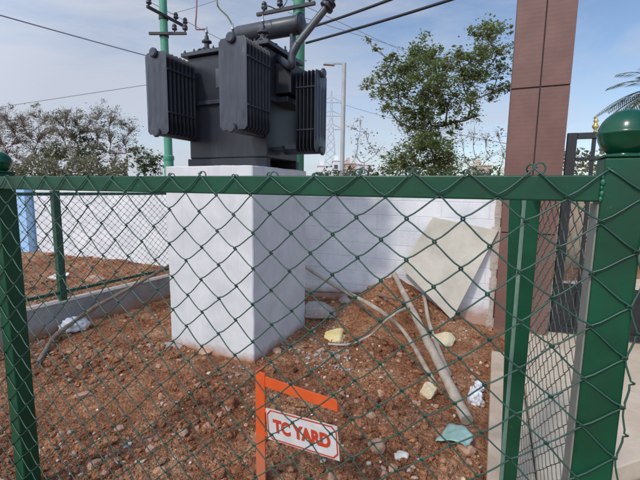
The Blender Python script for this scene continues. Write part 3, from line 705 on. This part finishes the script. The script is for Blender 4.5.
def building(px0, px1, py, Yd, m_, label, dep=9, tankx=.3):
    a = on_ground(px0, 165, Yd); b = on_ground(px1, 165, Yd); hh = atY((px0+px1)/2, py, Yd).z; w_ = b.x-a.x
    e = empty('far_building', (a+b)/2, label, 'building', 'pale buildings on the horizon')
    m = MB(); m.box((a+b)/2+Vector((0, dep/2, hh/2)), r0, w_/2, Vector((0,1,0)), dep/2, Z, hh/2); wl = m.build('wall', m_, e)
    m = MB(); m.box((a+b)/2+Vector((0, dep/2, hh+.15)), r0, w_/2+.3, Vector((0,1,0)), dep/2+.3, Z, .149); m.build('roof', m_, e)
    m = MB(); m.box((a+b)/2+Vector((w_*(tankx-.5), dep/2, hh+1.2)), r0, w_*.16, Vector((0,1,0)), 1.5, Z, .9); m.build('stair_tower', m_, e)
    nf = max(2, int(hh/3.2)); nw = max(2, int(w_/3))
    for f in range(nf):
        for k in range(nw):
            c = Vector((a.x+w_*(k+.5)/nw, a.y-.03, 1.7+f*hh/nf))
            if c.z+.9 > hh: continue
            m = MB(); m.box(c, r0, .6, Vector((0,1,0)), .05, Z, .65); m.build('window', win, e)
building(318, 330, 166, 120, bw, 'low white far building left of the pylon foot')
building(333, 345, 161, 130, bw, 'white far building right at the foot of the street lamp')
building(346, 356, 164, 118, bp_, 'pinkish far building just right of the street lamp')
building(357, 374, 165, 135, bw, 'wide white far building at the left edge of the leafy tree')
building(480, 492, 166, 110, bt_, 'cream far building between leafy tree and tiled pillar')

# ------------------------------------------------------------------ vegetation
def leafmat(name, c1, c2, c3=None, sc=.9):
    m = mat(name, c1, .6, 0, c2, sc, 4, contrast=(.38, .62)); b = m.node_tree.nodes['Principled BSDF']
    t = m.node_tree; tr_ = t.nodes.new('ShaderNodeBsdfTranslucent'); ms = t.nodes.new('ShaderNodeMixShader'); ms.inputs[0].default_value = .42
    src = b.inputs['Base Color'].links[0].from_socket; t.links.new(src, tr_.inputs['Color'])
    o_n = t.nodes['Material Output']; t.links.new(b.outputs[0], ms.inputs[1]); t.links.new(tr_.outputs[0], ms.inputs[2]); t.links.new(ms.outputs[0], o_n.inputs['Surface'])
    return m
lf_green = leafmat('leaf_green', (.13,.185,.06), (.27,.32,.12))
lf_dark = leafmat('leaf_dark', (.05,.085,.03), (.10,.14,.05))
lf_tan = leafmat('leaf_tan', (.20,.165,.11), (.29,.25,.17))
lf_olive = leafmat('leaf_olive', (.15,.15,.085), (.25,.235,.14))
bark = mat('bark', (.13,.10,.08), .9, 0, (.20,.16,.13), 3, bump=.5, bscale=9)
bark_pale = mat('bark_pale', (.24,.20,.18), .9, 0, (.32,.28,.25), 3)
def tree(name, label, cat, base, clumps, leaf, nleaf, lmat, bmat, rnd, trunk_r, fork, twig=6, flat=.62, group=None, twig_r=.02, droop=.0, nb=1.0):
    """clumps: (centre, radius). limbs grow from the trunk fork to every clump, twigs fan out inside it, leaves sit around the twigs"""
    e = empty(name, base, label, cat, group)
    mt = MB(); ml = MB()
    fp = base+Vector((rnd.uniform(-.2,.2), 0, fork))
    mt.tube(smooth_path([base-Z*.3, base.lerp(fp, .5)+Vector((rnd.uniform(-.15,.15), 0, 0)), fp], 4), [trunk_r*(1-.35*k/8) for k in range(9)], 9)
    done = [fp]
    for c, r in sorted(clumps, key=lambda q: (q[0]-fp).length):
        # attach to nearest already built point that lies closer to the fork
        best = min(done, key=lambda p: (p-c).length+.35*(p-fp).length)
        mid = best.lerp(c, .5)+Vector((rnd.uniform(-.1,.1), rnd.uniform(-.1,.1), -.06))*(c-best).length
        rr = max(trunk_r*.42*math.exp(-.11*(c-fp).length), twig_r*1.3)
        pth = smooth_path([best, mid, c], 4)
        mt.tube(pth, [rr*(1-.5*k/(len(pth)-1)) for k in range(len(pth))], 6); done.append(c); done.append(mid)
        for k in range(twig):
            v = Vector((rnd.gauss(0,1), rnd.gauss(0,1), rnd.gauss(.25,.8)*flat)).normalized()*r*rnd.uniform(.7,1.15); v.z *= flat if v.z < 0 else 1
            st = mid.lerp(c, rnd.uniform(.1, 1.0)); up_ = (c-best).normalized(); v = (v.normalized()*.55+up_*.8).normalized()*v.length*1.15; mt.tube([st, st+v*.5+Vector((0,0,.05*r)), st+v+Vector((rnd.gauss(0,.08), rnd.gauss(0,.08), rnd.gauss(0,.08)))*r], [twig_r, twig_r*.7, twig_r*.35], 4)
        n = int(nleaf*r*r*nb)
        subs = [(c+Vector((rnd.gauss(0,.6)*r, rnd.gauss(0,.6)*r, rnd.gauss(0,.75)*r*flat)), rnd.uniform(.15,.4)*r) for _ in range(10)]
        for k in range(n):
            if k % 5 < 2: sc, sr = c, r*.95
            else: sc, sr = rnd.choice(subs)
            p = sc+Vector((rnd.gauss(0,.6)*sr, rnd.gauss(0,.6)*sr, rnd.gauss(0,.42)*sr))
            a = Vector((rnd.gauss(0,1), rnd.gauss(0,1), rnd.gauss(-droop,.35))).normalized(); b = a.cross(Vector((rnd.gauss(0,.5), rnd.gauss(0,.5), 1))).normalized()
            l = leaf*rnd.uniform(.6,1.25); wd = l*.30
            ml.add([p-a*l*.5, p+b*wd, p+a*l*.5, p-b*wd], [(0,1,2,3)])
    mt.build('trunk', bmat, e, smooth=True)
    if ml.v: ml.build('crown', lmat, e)
    return e
def clumpset(lst, Yd, rnd, spread):
    lst = list(lst); out = []
    for x, y, r in lst:
        Yc = Yd+rnd.uniform(-spread, spread); out.append((atY(x, y, Yc), r*Yc/388))
    return out
rnd = random.Random(11)
big = [(412,62,12),(436,70,12),(436,92,14),(422,112,12),(436,160,14),(404,165,12),(452,160,12),(474,78,9),(425,138,13),(484,60,9),(486,32,12),(498,30,8),(500,50,9),(483,48,11),(470,58,10),(458,55,7),(448,62,12),(430,57,13),(416,52,9),(405,70,14),(392,60,8),(384,72,9),(371,82,6),(380,92,11),(398,90,14),(420,78,15),(440,82,14),(462,80,14),(482,74,10),(500,70,9),(506,88,7),(492,92,9),(470,100,12),(448,104,15),(425,103,15),(404,110,12),(388,108,8),(412,128,13),(432,126,15),(455,122,9),(474,116,7),(425,146,17),(408,150,13),(442,150,13),(395,162,12),(418,165,16),(440,168,14),(376,50,4),(368,40,3)]
tree('leafy_tree', 'large leafy green tree with spreading branches left of the tiled pillar', 'tree', on_ground(432, 165, 24), clumpset(big, 24, rnd, 1.5), .17, 1500, lf_green, bark, rnd, .24, 2.6, twig=7, twig_r=.018)
bush = [(352,128,6),(360,120,5),(358,140,7),(366,132,6),(372,148,8),(356,156,7),(380,150,8),(364,163,9),(386,168,9),(350,166,7)]
tree('shrub', 'sparse reddish shrub at the left foot of the leafy tree', 'shrub', on_ground(370, 165, 20), clumpset(bush, 20, rnd, 1), .13, 300, lf_tan, bark_pale, rnd, .06, .8, twig=9, twig_r=.009)
bush = [(462,140,7),(474,132,8),(486,140,9),(498,134,8),(505,150,9),(490,156,10),(476,158,9),(465,162,9),(500,168,9),(484,170,9),(455,170,8)]
tree('shrub', 'dry reddish shrub between the leafy tree and the tiled pillar', 'shrub', on_ground(485, 165, 18), clumpset(bush, 18, rnd, 1), .12, 330, lf_tan, bark_pale, rnd, .06, .8, twig=12, twig_r=.009)
lt = [('bare wispy tree at the far left edge, brownish twigs', -8, [(-25,130,14),(-8,122,13),(5,118,11),(12,128,12),(-2,140,14),(18,142,10),(8,154,11),(24,126,8)], 28),
      ('bare wispy tree second from the left edge, fanned pale limbs', 38, [(22,120,8),(34,116,10),(46,120,10),(28,134,9),(40,136,10),(52,130,9),(34,150,10),(22,158,9),(48,150,9)], 30),
      ('denser brown-green tree in the middle of the left tree row', 66, [(56,120,9),(66,116,10),(76,122,10),(60,134,10),(72,136,11),(66,150,11),(82,132,9),(80,150,10),(56,158,9)], 27),
      ('wispy bare tree nearest the transformer, tallest of the left row', 106, [(90,120,9),(100,113,10),(112,118,10),(122,124,9),(132,130,8),(96,132,10),(110,136,10),(124,142,10),(102,150,10),(116,154,9),(134,150,7),(90,146,8)], 29)]
for i, (lb, bx_, cl, Yd) in enumerate(lt):
    tree('bare_tree', lb, 'tree', on_ground(bx_, 165, Yd), clumpset(cl, Yd, rnd, 1.2), .13, 900 if i != 2 else 1200, lf_tan if i != 2 else lf_olive, bark_pale, rnd, .13, 1.6, twig=34, flat=.8, group='trees in the left background row', twig_r=.016)
tree('dark_tree', 'small dark evergreen inside the left tree row, right of the middle', 'tree', on_ground(90, 165, 26), clumpset([(86,140,9),(92,150,11),(84,158,10),(98,160,9)], 26, rnd, .8), .2, 520, lf_dark, bark, rnd, .1, 1.4, twig=6)
tree('dark_tree', 'small dark evergreen low in the left tree row, left of the middle', 'tree', on_ground(58, 165, 25), clumpset([(56,146,9),(62,156,10),(50,160,9)], 25, rnd, .8), .2, 520, lf_dark, bark, rnd, .1, 1.4, twig=6)
tree('round_tree', 'small round green tree just left of the left radiator foot', 'tree', on_ground(147, 165, 22), clumpset([(146,152,7),(140,160,8),(150,162,9),(157,158,6),(143,170,8),(155,170,8)], 22, rnd, .6), .15, 1500, lf_dark, bark, rnd, .08, 1.0, twig=5)
# hedge in front of the left trees: nobody could count its shoots
ml = MB()
for k in range(9000):
    x = rnd.uniform(-25, 128); Yc = 19+rnd.uniform(-1, 1); topy = 160+5*math.sin(x*.13)+4*math.sin(x*.31+1)
    p = atY(x, rnd.uniform(topy, 200)+rnd.gauss(0, 1.5), Yc)
    if p.z < .02: continue
    a = Vector((rnd.gauss(0,1), rnd.gauss(0,1), rnd.gauss(0,.8))).normalized(); b = a.cross(Vector((rnd.gauss(0,1), rnd.gauss(0,1), 1))).normalized(); l = .17*rnd.uniform(.6,1.3)
    ml.add([p-a*l*.5, p+b*l*.28, p+a*l*.5, p-b*l*.28], [(0,1,2,3)])
o = ml.build('hedge', lf_olive, None); tag(o, 'olive brown scrub hedge in front of the left trees', 'hedge', None, 'stuff')
# scrub behind the wall at the right half and behind the gate
def scrub(name, px0, px1, ytop, Yd, n, mt_, label, sz=.16):
    ml = MB()
    for k in range(n):
        x = rnd.uniform(px0, px1); Yc = Yd+rnd.uniform(-.8, .8); p = atY(x, rnd.uniform(ytop+3*math.sin(x*.3), 215), Yc)
        if p.z < .02: continue
        a = Vector((rnd.gauss(0,1), rnd.gauss(0,1), rnd.gauss(0,.8))).normalized(); b = a.cross(Vector((rnd.gauss(0,1), rnd.gauss(0,1), 1))).normalized(); l = sz*rnd.uniform(.6,1.3)
        ml.add([p-a*l*.5, p+b*l*.28, p+a*l*.5, p-b*l*.28], [(0,1,2,3)])
    o = ml.build(name, mt_, None); tag(o, label, 'scrub', None, 'stuff')
scrub('scrub', 315, 500, 168, 17, 4200, lf_dark, 'low green scrub under the leafy tree')
scrub('scrub', 556, 680, 150, 13, 3600, lf_olive, 'yellowish green scrub behind the black gate', .14)
# palm at the right edge
pb_ = on_ground(657, 120, 12); pz = atY(657, 88, 12).z
palm = empty('palm_tree', pb_, 'palm whose grey-green fronds reach in at the right edge above the ball finial', 'palm')
m = MB(); m.tube(smooth_path([pb_-Z*.2, pb_+Vector((.1,0,pz*.5)), pb_+Z*pz]), [.16]*6+[.13]*7, 12); m.build('trunk', bark, palm, smooth=True)
pf = leafmat('palm_leaf', (.09,.12,.07), (.15,.18,.11))
top = pb_+Z*pz
for k in range(24):
    az = 2*PI*k/24+rnd.uniform(-.15,.15); el = rnd.uniform(-.5, 1.1); ln = rnd.uniform(1.45, 1.8); m = MB(); ps = []
    for j in range(13):
        t = j/12; rr = ln*t*math.cos(el*(1-.3*t)); zz = ln*(math.sin(el)*t-.55*t*t)
        ps.append(top+Vector((math.cos(az)*rr, math.sin(az)*rr, zz)))
    m.tube(ps, [.022-.018*j/12 for j in range(13)], 5)
    sd_ = Vector((-math.sin(az), math.cos(az), 0))
    for j in range(2, 26):
        t = j/26; p = ps[min(int(t*12), 11)].lerp(ps[min(int(t*12)+1, 12)], t*12-int(t*12)); fd = (ps[min(int(t*12)+1, 12)]-ps[min(int(t*12), 11)]).normalized()
        for sg in (-1, 1):
            l = .42*math.sin(PI*(.15+.8*t))+.05; d_ = (sd_*sg+fd*.8-Z*.35).normalized(); n_ = Vector((rnd.gauss(0,.2), rnd.gauss(0,.2), 1)).cross(d_).normalized()*.018
            m.add([p, p+d_*l*.5+n_, p+d_*l, p+d_*l*.5-n_], [(0,1,2,3)])
    m.build('frond', pf, palm)

# ------------------------------------------------------------------ house yard wall behind the gate
hw = on_ground(520, 200, 6.8); he = hw+Vector((6.5, .6, 0))
dh = (he-hw).normalized(); nh = Vector((-dh.y, dh.x, 0))
tanw = dirt(mat('tan_wall', (.30,.22,.15), .9, 0, (.42,.33,.23), 4, bump=.5, bscale=12), (.2,.12,.08), -.2, .5, 6, .7)
m = MB(); m.box((hw+he)/2+Z*.62, dh, (he-hw).length/2, nh, .08, Z, .70); o = m.build('compound_wall', tanw, None, bevel=.01, origin=(hw+he)/2); tag(o, 'tan rendered low wall seen through the gate', 'wall')
m = MB(); m.box((hw+he)/2+Z*1.345, dh, (he-hw).length/2+.02, nh, .11, Z, .024); m.build('coping', tanw, o)

# ------------------------------------------------------------------ leaning board
wp = WR-V*.004
TL = atpl(433, 217, wp-V*.03, V); TR_ = atpl(498.5, 230.5, wp-V*.03, V)
BR = gat(452, 320, .02)
nrm = (TR_-TL).cross(BR-TL).normalized()
BL = atpl(400.5, 267, TL, nrm)
if nrm.dot(CAM-TL) < 0: nrm = -nrm
m = MB(); poly = [TL, TR_, BR, BL]; th = -nrm*.032
m.add(poly+[p+th for p in poly], [(0,1,2,3), (7,6,5,4), (0,4,5,1), (1,5,6,2), (2,6,7,3), (3,7,4,0)])
board_m = mat('cement_board', (.44,.40,.325), .85, 0, (.56,.515,.43), 5, bump=.3, bscale=40, bdist=.003)
board_m = dirt(board_m, (.62,.58,.52), .1, .2, 20, .5)
o = m.build('stone_slab', board_m, None, bevel=.003, origin=(TL+TR_+BR+BL)/4); tag(o, 'large beige slab leaning tilted against the white wall', 'slab')

# ------------------------------------------------------------------ poles, branches, pipes
wood = mat('weathered_wood', (.30,.235,.175), .85, 0, (.44,.37,.29), 14, bump=.6, bscale=50, bdist=.004)
wood_d = mat('brown_stick', (.16,.115,.085), .9, 0, (.25,.19,.145), 14, bump=.6, bscale=50)
pvc = mat('pale_pipe', (.40,.34,.28), .6, 0, (.52,.45,.38), 8)
def stick(name, pts, r, mt_, label, cat, n=9, knobby=.0, kids=None):
    P = smooth_path(pts, 5); rs = []
    for k, p in enumerate(P):
        t = k/(len(P)-1); rr = r[0]+(r[1]-r[0])*t; rs.append(rr*(1+knobby*noise.noise(p*9)))
        P[k] = p+Vector((noise.noise(p*5), noise.noise(p*5+Vector((9,9,9))), 0))*knobby*.02
    m = MB(); m.tube(P, rs, n); o = m.build(name, mt_, None, smooth=True, origin=P[len(P)//2], auto=50); tag(o, label, cat); return o
def over(a, b, r, n=6, bow=0):
    out = []
    for k in range(n+1):
        p = a.lerp(b, k/n)+U*(bow*math.sin(PI*k/n)); p.z = max(p.z, h0(p.x, p.y)+r); out.append(p)
    return out
stick('wooden_pole', over(at(394, 274, .47), gat(467, 420, .045), .033, 6, .0), (.024, .034), wood, 'thick weathered wooden pole lying from the slab down to the right kerb', 'pole', knobby=.2)
stick('wooden_pole', over(gat(418, 306, .05), gat(448, 374, .04), .022, 5, .015), (.017, .021), wood, 'shorter wooden pole crossing beside the thick pole, below the slab', 'pole', knobby=.4)
stick('wooden_pole', [at(304, 266, .47), at(335, 286, .31), gat(372, 306, .06), gat(404, 332, .04), gat(434, 383, .03)], (.017, .020), wood, 'long thin pole from behind the plinth to the two wooden poles', 'pole', knobby=.3)
stick('bent_pipe', [gat(328, 344, .03), gat(350, 344, .04), gat(372, 334, .04), gat(394, 314, .04), gat(416, 305, .06)], (.009, .009), pvc, 'thin pale curved pipe passing beside the yellow stone', 'pipe')
stick('steel_rod', [at(302, 291, .22), at(340, 292.5, .22), at(370, 294, .27), gat(402, 300, .03)], (.010, .011), wood_d, 'thin dark rod lying along the foot of the white wall', 'rod')
kt = lambda px, py, z: at(px, py, z)
stick('bent_branch', [gat(38, 366, .015), gat(44, 352, .02), gat(58, 334, .06), kt(90, 310, .17), kt(130, 288, .30), kt(172, 264, .42), kt(186, 257, .46)], (.020, .014), wood_d, 'long bent dry branch resting over the left kerb', 'branch', knobby=.5)

# ------------------------------------------------------------------ stones and litter
def rock(name, px, py, size, mt_, label, cat='stone', seed=0, sq=(1, .75, .5), ang=0, rough=.28, faceted=True, sub=3, zoff=0):
    rr = random.Random(seed); bm = bmesh.new(); bmesh.ops.create_icosphere(bm, subdivisions=sub, radius=1)
    off = Vector((rr.uniform(0,50), rr.uniform(0,50), rr.uniform(0,50)))
    planes = [(Vector((rr.gauss(0,1), rr.gauss(0,1), rr.gauss(0,1))).normalized(), rr.uniform(.5,.8)) for _ in range(9)]
    for v in bm.verts:
        p = v.co.copy(); p *= 1+rough*noise.noise(p*1.5+off)
        if faceted:
            for n_, d_ in planes:
                q = p.dot(n_)
                if q > d_: p -= n_*(q-d_)*.92
        p *= 1+.05*noise.noise(p*6+off); v.co = Vector((p.x*sq[0], p.y*sq[1], p.z*sq[2]))*size
    bmesh.ops.rotate(bm, verts=bm.verts, cent=(0,0,0), matrix=Matrix.Rotation(ang, 3, 'Z') @ Matrix.Rotation(rr.uniform(-.3,.3), 3, 'X'))
    me = bpy.data.meshes.new(name); bm.to_mesh(me); bm.free(); me.materials.append(mt_)
    o = bpy.data.objects.new(name, me); COL.objects.link(o)
    p = gat(px, py, size*sq[2]*.5); o.location = p+Z*zoff; tag(o, label, cat); return o
st_y = dirt(mat('yellow_stone', (.66,.49,.17), .8, 0, (.74,.62,.33), 12, bump=.5, bscale=40), SOILC, -1.2, -.2, 20, .6)
st_t = mat('tan_stone', (.55,.45,.27), .85, 0, (.66,.57,.38), 12, bump=.5, bscale=40)
st_c = mat('grey_rubble', (.27,.24,.22), .9, 0, (.40,.35,.31), 9, bump=.8, bscale=30)
st_w = mat('white_stone', (.55,.52,.47), .8, 0, (.68,.65,.60), 15, bump=.4, bscale=40)
st_r = mat('red_stone', (.36,.19,.12), .9, 0, (.50,.31,.21), 9, bump=.8, bscale=30)
rock('yellow_stone', 335, 338, .10, st_y, 'flat bright yellow stone near the plinth foot', seed=3, sq=(1.15,.8,.36), ang=.2, zoff=.015, rough=.6)
rock('tan_stone', 447, 340, .115, st_t, 'squarish tan stone below the leaning slab', seed=5, sq=(1,.7,.5), ang=-.1)
rock('broken_brick', 428, 391, .080, st_t, 'broken beige block with a flat top left of the thick wooden pole', seed=8, sq=(.85,.8,.7), ang=-.5)
rock('concrete_lump', 320, 314, .16, st_c, 'big grey concrete lump against the right side of the plinth', seed=9, sq=(1.0,.8,.8), zoff=.03)
rock('concrete_lump', 345, 300, .08, st_c, 'smaller grey concrete lump right of the big one at the plinth', seed=19, sq=(1.1,.8,.55))
rock('white_stone', 402, 456, .036, st_w, 'small pale round stone low in the picture beneath the wooden poles', seed=12, sq=(1,.85,.6), faceted=False)
rock('white_stone', 113, 464, .030, st_w, 'small whitish stone at the bottom left of the soil', seed=13, sq=(1,.8,.7))
rock('red_stone', 376, 446, .055, st_r, 'reddish brown stone right of the orange sign plate', seed=21, sq=(1,.8,.6))
rock('red_stone', 466, 448, .05, st_r, 'reddish brown stone against the right kerb behind the teal scrap', seed=22, sq=(.9,.9,.8))
rock('dark_stone', 277, 351, .045, st_r, 'dark red lump touching the right foot of the plinth', seed=24, sq=(1,.8,.8))
rock('red_stone', 83, 395, .05, st_r, 'reddish stone with a flat face in the left soil', seed=25, sq=(1.1,.7,.6))
rock('red_stone', 206, 352, .05, st_r, 'brown soil lump under the left face of the plinth', seed=26, sq=(1.3,.7,.6))
rock('grey_stone', 172, 346, .07, st_c, 'grey cement crumb at the left corner of the plinth', seed=27, sq=(1.3,.7,.35))
rock('grey_stone', 60, 276, .10, st_w, 'pale broken block on the soil heap behind the far left fence', seed=28, sq=(1.4,.8,.6))
rock('red_stone', 96, 280, .12, st_r, 'reddish rubble block on the heap by the white wall', seed=29, sq=(1.2,.8,.6))
# crumpled white bag
def crumple(name, px, py, size, sq, mt_, label, cat, seed, amp=.45, zoff=0, ang=0):
    rr = random.Random(seed); bm = bmesh.new(); bmesh.ops.create_icosphere(bm, subdivisions=4, radius=1); off = Vector((seed*3.1, 2, 7))
    for v in bm.verts:
        p = v.co.copy(); k = 1+amp*abs(noise.noise(p*2.2+off))-amp*.5*abs(noise.noise(p*5+off)); p *= k; v.co = Vector((p.x*sq[0], p.y*sq[1], max(p.z, -.5)*sq[2]))*size
    bmesh.ops.rotate(bm, verts=bm.verts, cent=(0,0,0), matrix=Matrix.Rotation(ang, 3, 'Z'))
    me = bpy.data.meshes.new(name); bm.to_mesh(me); bm.free(); me.materials.append(mt_); me.polygons.foreach_set('use_smooth', [True]*len(me.polygons))
    o = bpy.data.objects.new(name, me); COL.objects.link(o); o.location = gat(px, py, size*sq[2]*.45)+Z*zoff; tag(o, label, cat); return o
bagm = mat('white_plastic', (.72,.72,.74), .45, 0, (.60,.60,.62), 10)
crumple('plastic_bag', 75, 328, .11, (1.0,.62,.72), bagm, 'crumpled white plastic bag beside the left kerb', 'bag', 4, ang=.6, zoff=.02)
crumple('paper_scrap', 475, 399, .055, (.7,.9,1.1), bagm, 'crumpled white scrap at the edge of the right kerb', 'litter', 6, .9)
crumple('paper_scrap', 479, 390, .035, (.7,.9,1.0), bagm, 'smaller white scrap resting above the crumpled one by the kerb', 'litter', 7, .9, .02)
# teal plastic scrap: thin bent sheet
tealm = mat('teal_plastic', (.20,.36,.30), .3, 0, (.36,.48,.42), 14)
bm = bmesh.new(); bmesh.ops.create_grid(bm, x_segments=14, y_segments=10, size=1)
for v in bm.verts:
    x, y = v.co.x, v.co.y; e_ = 1+.18*noise.noise(Vector((x*2, y*2, 3)))
    v.co = Vector((x*.075*e_, y*.062*e_*(1-.30*x), .022+.018*math.sin(2.2*x+1)+.012*noise.noise(Vector((x*2, y*2, 1)))+.012*y))
bmesh.ops.rotate(bm, verts=bm.verts, cent=(0,0,0), matrix=Matrix.Rotation(-.75, 3, 'Z'))
me = bpy.data.meshes.new('plastic_scrap'); bm.to_mesh(me); bm.free(); me.materials.append(tealm); me.polygons.foreach_set('use_smooth', [True]*len(me.polygons))
o = bpy.data.objects.new('plastic_scrap', me); COL.objects.link(o); o.location = gat(456, 439, .03); md = o.modifiers.new('s', 'SOLIDIFY'); md.thickness = .002
tag(o, 'bent translucent teal scrap lying low beside the right kerb', 'litter')

# scattered clods and pebbles (uncountable)
def scatter(name, n, smin, smax, mats, label, seed, zf=.3, region=(-3.2, 1.9, 1.35, 6.0), sub=1, pw=2.2, xr=None):
    rr = random.Random(seed); bm = bmesh.new(); bmesh.ops.create_icosphere(bm, subdivisions=sub, radius=1)
    bv = [v.co.copy() for v in bm.verts]; bf = [tuple(v.index for v in f.verts) for f in bm.faces]; bm.free(); m = MB()
    c = 0
    while c < n:
        y = region[2]+(region[3]-region[2])*rr.random()**1.4; x = rr.uniform(-.95, .66)*y*1.02 if xr is None else rr.uniform(*xr)
        p = Vector((x, y, 0)); s_ = (p-o_).dot(U); t_ = (p-o_).dot(V)
        if -.82 < s_ < .01 and -.01 < t_ < .86: continue
        if (p-RA).dot(RN) > -.02: continue
        k = (p-KA).dot(KN)
        if -.02 < k < .13: continue
        if (p-WR).dot(V) > -.03: continue
        if noise.noise(Vector((x*1.6, y*1.6, 4)))+.5*noise.noise(Vector((x*5, y*5, seed))) < rr.uniform(-.35, .35): continue
        c += 1
        sz = smin+(smax-smin)*rr.random()**pw; q = (Vector((rr.uniform(.7,1.3), rr.uniform(.6,1), rr.uniform(.45,.85))))
        R_ = Matrix.Rotation(rr.uniform(0, 2*PI), 3, 'Z') @ Matrix.Rotation(rr.uniform(-.6,.6), 3, 'X'); of = Vector((rr.uniform(0,99), 0, 0))
        ce = Vector((x, y, h1(x, y)+sz*zf)); vs = []
        for b in bv:
            b2 = b*(1+.55*noise.noise(b*1.3+of)); vs.append(ce+R_ @ Vector((b2.x*q.x*sz, b2.y*q.y*sz, b2.z*q.z*sz)))
        m.add(vs, bf, rr.randrange(len(mats)))
    o = m.build(name, mats, None); tag(o, label, 'rubble', None, 'stuff'); return o
pk = mat('pink_pebble', (.42,.27,.19), .85, 0, (.52,.37,.27), 20)
gy = mat('grey_pebble', (.33,.30,.28), .85, 0, (.42,.39,.36), 20)
dk = mat('dark_clod', (.12,.055,.038), .95, 0, (.19,.09,.06), 20)
scatter('soil_clods', 5200, .003, .028, [clod_m, clod_m, clod_m, clod_m, st_r], 'small clods of red earth scattered over the yard', 31, sub=2, pw=3.2)
scatter('soil_crumbs', 15000, .002, .009, [clod_m], 'fine crumbs of loose red earth over the yard', 41, zf=.3)
scatter('soil_lumps', 420, .012, .048, [clod_m], 'larger irregular lumps of red earth on the yard', 51, zf=.1, sub=3, pw=1.8)
scatter('gravel', 900, .003, .017, [pk, gy, pk, st_t, clod_m], 'pinkish and grey gravel scattered over the red soil', 32, zf=.4)
scatter('grey_gravel', 420, .004, .017, [gy, gy, st_c], 'grey cement gravel along the right foot of the plinth', 44, zf=.4, region=(0, 0, 2.62, 3.75), xr=(-.62, .25))
scatter('white_chips', 110, .004, .015, [st_w], 'tiny white chips of lime on the soil', 33, zf=.5)

# ------------------------------------------------------------------ orange sign
SB = at(260.5, 372, .54); SB.z = 0
aE = at(340, 404, .505); aS = at(268, 380, .505)
ad_ = (aE-aS); ad_.z = 0; La = ad_.length; ad_.normalize(); an = Vector((ad_.y, -ad_.x, 0))
if an.dot(CAM-SB) < 0: an = -an
sg = empty('orange_sign', SB, 'orange angle-iron sign post with a white TC YARD plate', 'sign')
m = MB(); m.box(SB+Z*.22, ad_, .025, an, .004, Z, .32); m.box(SB+Z*.22-ad_*.021-an*.026, ad_, .004, an, .022, Z, .32); m.build('sign_post', orange, sg, bevel=.001)
c_ = SB+ad_*.026
m = MB(); m.box(c_+ad_*(La/2)+Z*.505, ad_, La/2, an, .003, Z, .022); m.box(c_+ad_*(La/2)+Z*.485-an*.019, ad_, La/2, an, .0155, Z, .003); m.build('arm', orange, sg, bevel=.001)
# plate: upright rectangle with clipped corners, hung from the post
pn = an
K = [atpl(x, y, SB+an*.006, pn) for x, y in ((269,409), (337.5,426), (340,461), (266,437))]
ctr = sum(K, Vector())/4; ex = ((K[1]-K[0])+(K[2]-K[3])).normalized(); ez = ex.cross(pn); ez = ez if ez.z > 0 else -ez
wP = ((K[1]-K[0]).length+(K[2]-K[3]).length)/2; hP = ((K[0]-K[3]).length+(K[1]-K[2]).length)/2
print('plate', wP, hP, 'arm', La, 'tilt', ex.z)
def octo(m, w_, h_, cut, d0, d1):
    a_ = [(-w_+cut,-h_),(w_-cut,-h_),(w_,-h_+cut),(w_,h_-cut),(w_-cut,h_),(-w_+cut,h_),(-w_,h_-cut),(-w_,-h_+cut)]
    v_ = [ctr+ex*x+ez*z+pn*d0 for x, z in a_]+[ctr+ex*x+ez*z+pn*d1 for x, z in a_]
    m.add(v_, [tuple(range(8))[::-1], tuple(range(8, 16))]+[(i, (i+1) % 8, 8+(i+1) % 8, 8+i) for i in range(8)])
m = MB(); octo(m, wP/2, hP/2, .0005, 0, .003); plate = m.build('sign_plate', sign_w, sg)
m = MB()
w2, h2, cut, bt = wP/2-.003, hP/2-.003, .020, .006
def ringp(w_, h_, cut): return [(-w_+cut,-h_),(w_-cut,-h_),(w_,-h_+cut),(w_,h_-cut),(w_-cut,h_),(-w_+cut,h_),(-w_,h_-cut),(-w_,-h_+cut)]
O_, I_ = ringp(w2, h2, cut), ringp(w2-bt, h2-bt, cut*.9)
v_ = [ctr+ex*x+ez*z+pn*.0036 for x, z in O_]+[ctr+ex*x+ez*z+pn*.0036 for x, z in I_]
m.add(v_, [(i, (i+1) % 8, 8+(i+1) % 8, 8+i) for i in range(8)]); m.build('border_line', sign_o, plate)
m = MB(); m.box(SB+ad_*.029+an*.006+Z*(K[0].z-.012), ad_, .012, an, .0015, Z, .008); m.build('plate_tab', orange, plate); m = MB(); m.box(SB+ad_*.029+an*.006+Z*(K[3].z+.012), ad_, .012, an, .0015, Z, .008); m.build('plate_tab', orange, plate)
cu = bpy.data.curves.new('t', 'FONT'); cu.body = 'TC YARD'; cu.align_x = 'CENTER'; cu.align_y = 'CENTER'; cu.size = 1; cu.extrude = .004; cu.offset = .05
to = bpy.data.objects.new('t', cu); COL.objects.link(to); bpy.context.view_layer.update()
dg = bpy.context.evaluated_depsgraph_get(); tm = bpy.data.meshes.new_from_object(to.evaluated_get(dg)); bpy.data.objects.remove(to)
xs_ = [v.co.x for v in tm.vertices]; ys_ = [v.co.y for v in tm.vertices]; sx_ = (wP*.80)/(max(xs_)-min(xs_)); sy_ = (hP*.43)/(max(ys_)-min(ys_)); mx_ = (max(xs_)+min(xs_))/2; my_ = (max(ys_)+min(ys_))/2
rx = ex if ex.dot(RT) > 0 else -ex
for v in tm.vertices: v.co = (ctr+rx*((v.co.x-mx_)*sx_)+ez*((v.co.y-my_)*sy_)+pn*(.0042+v.co.z*.2))-SB
tm.materials.clear(); tm.materials.append(sign_o)
lt_ = bpy.data.objects.new('lettering', tm); COL.objects.link(lt_); lt_.parent = plate
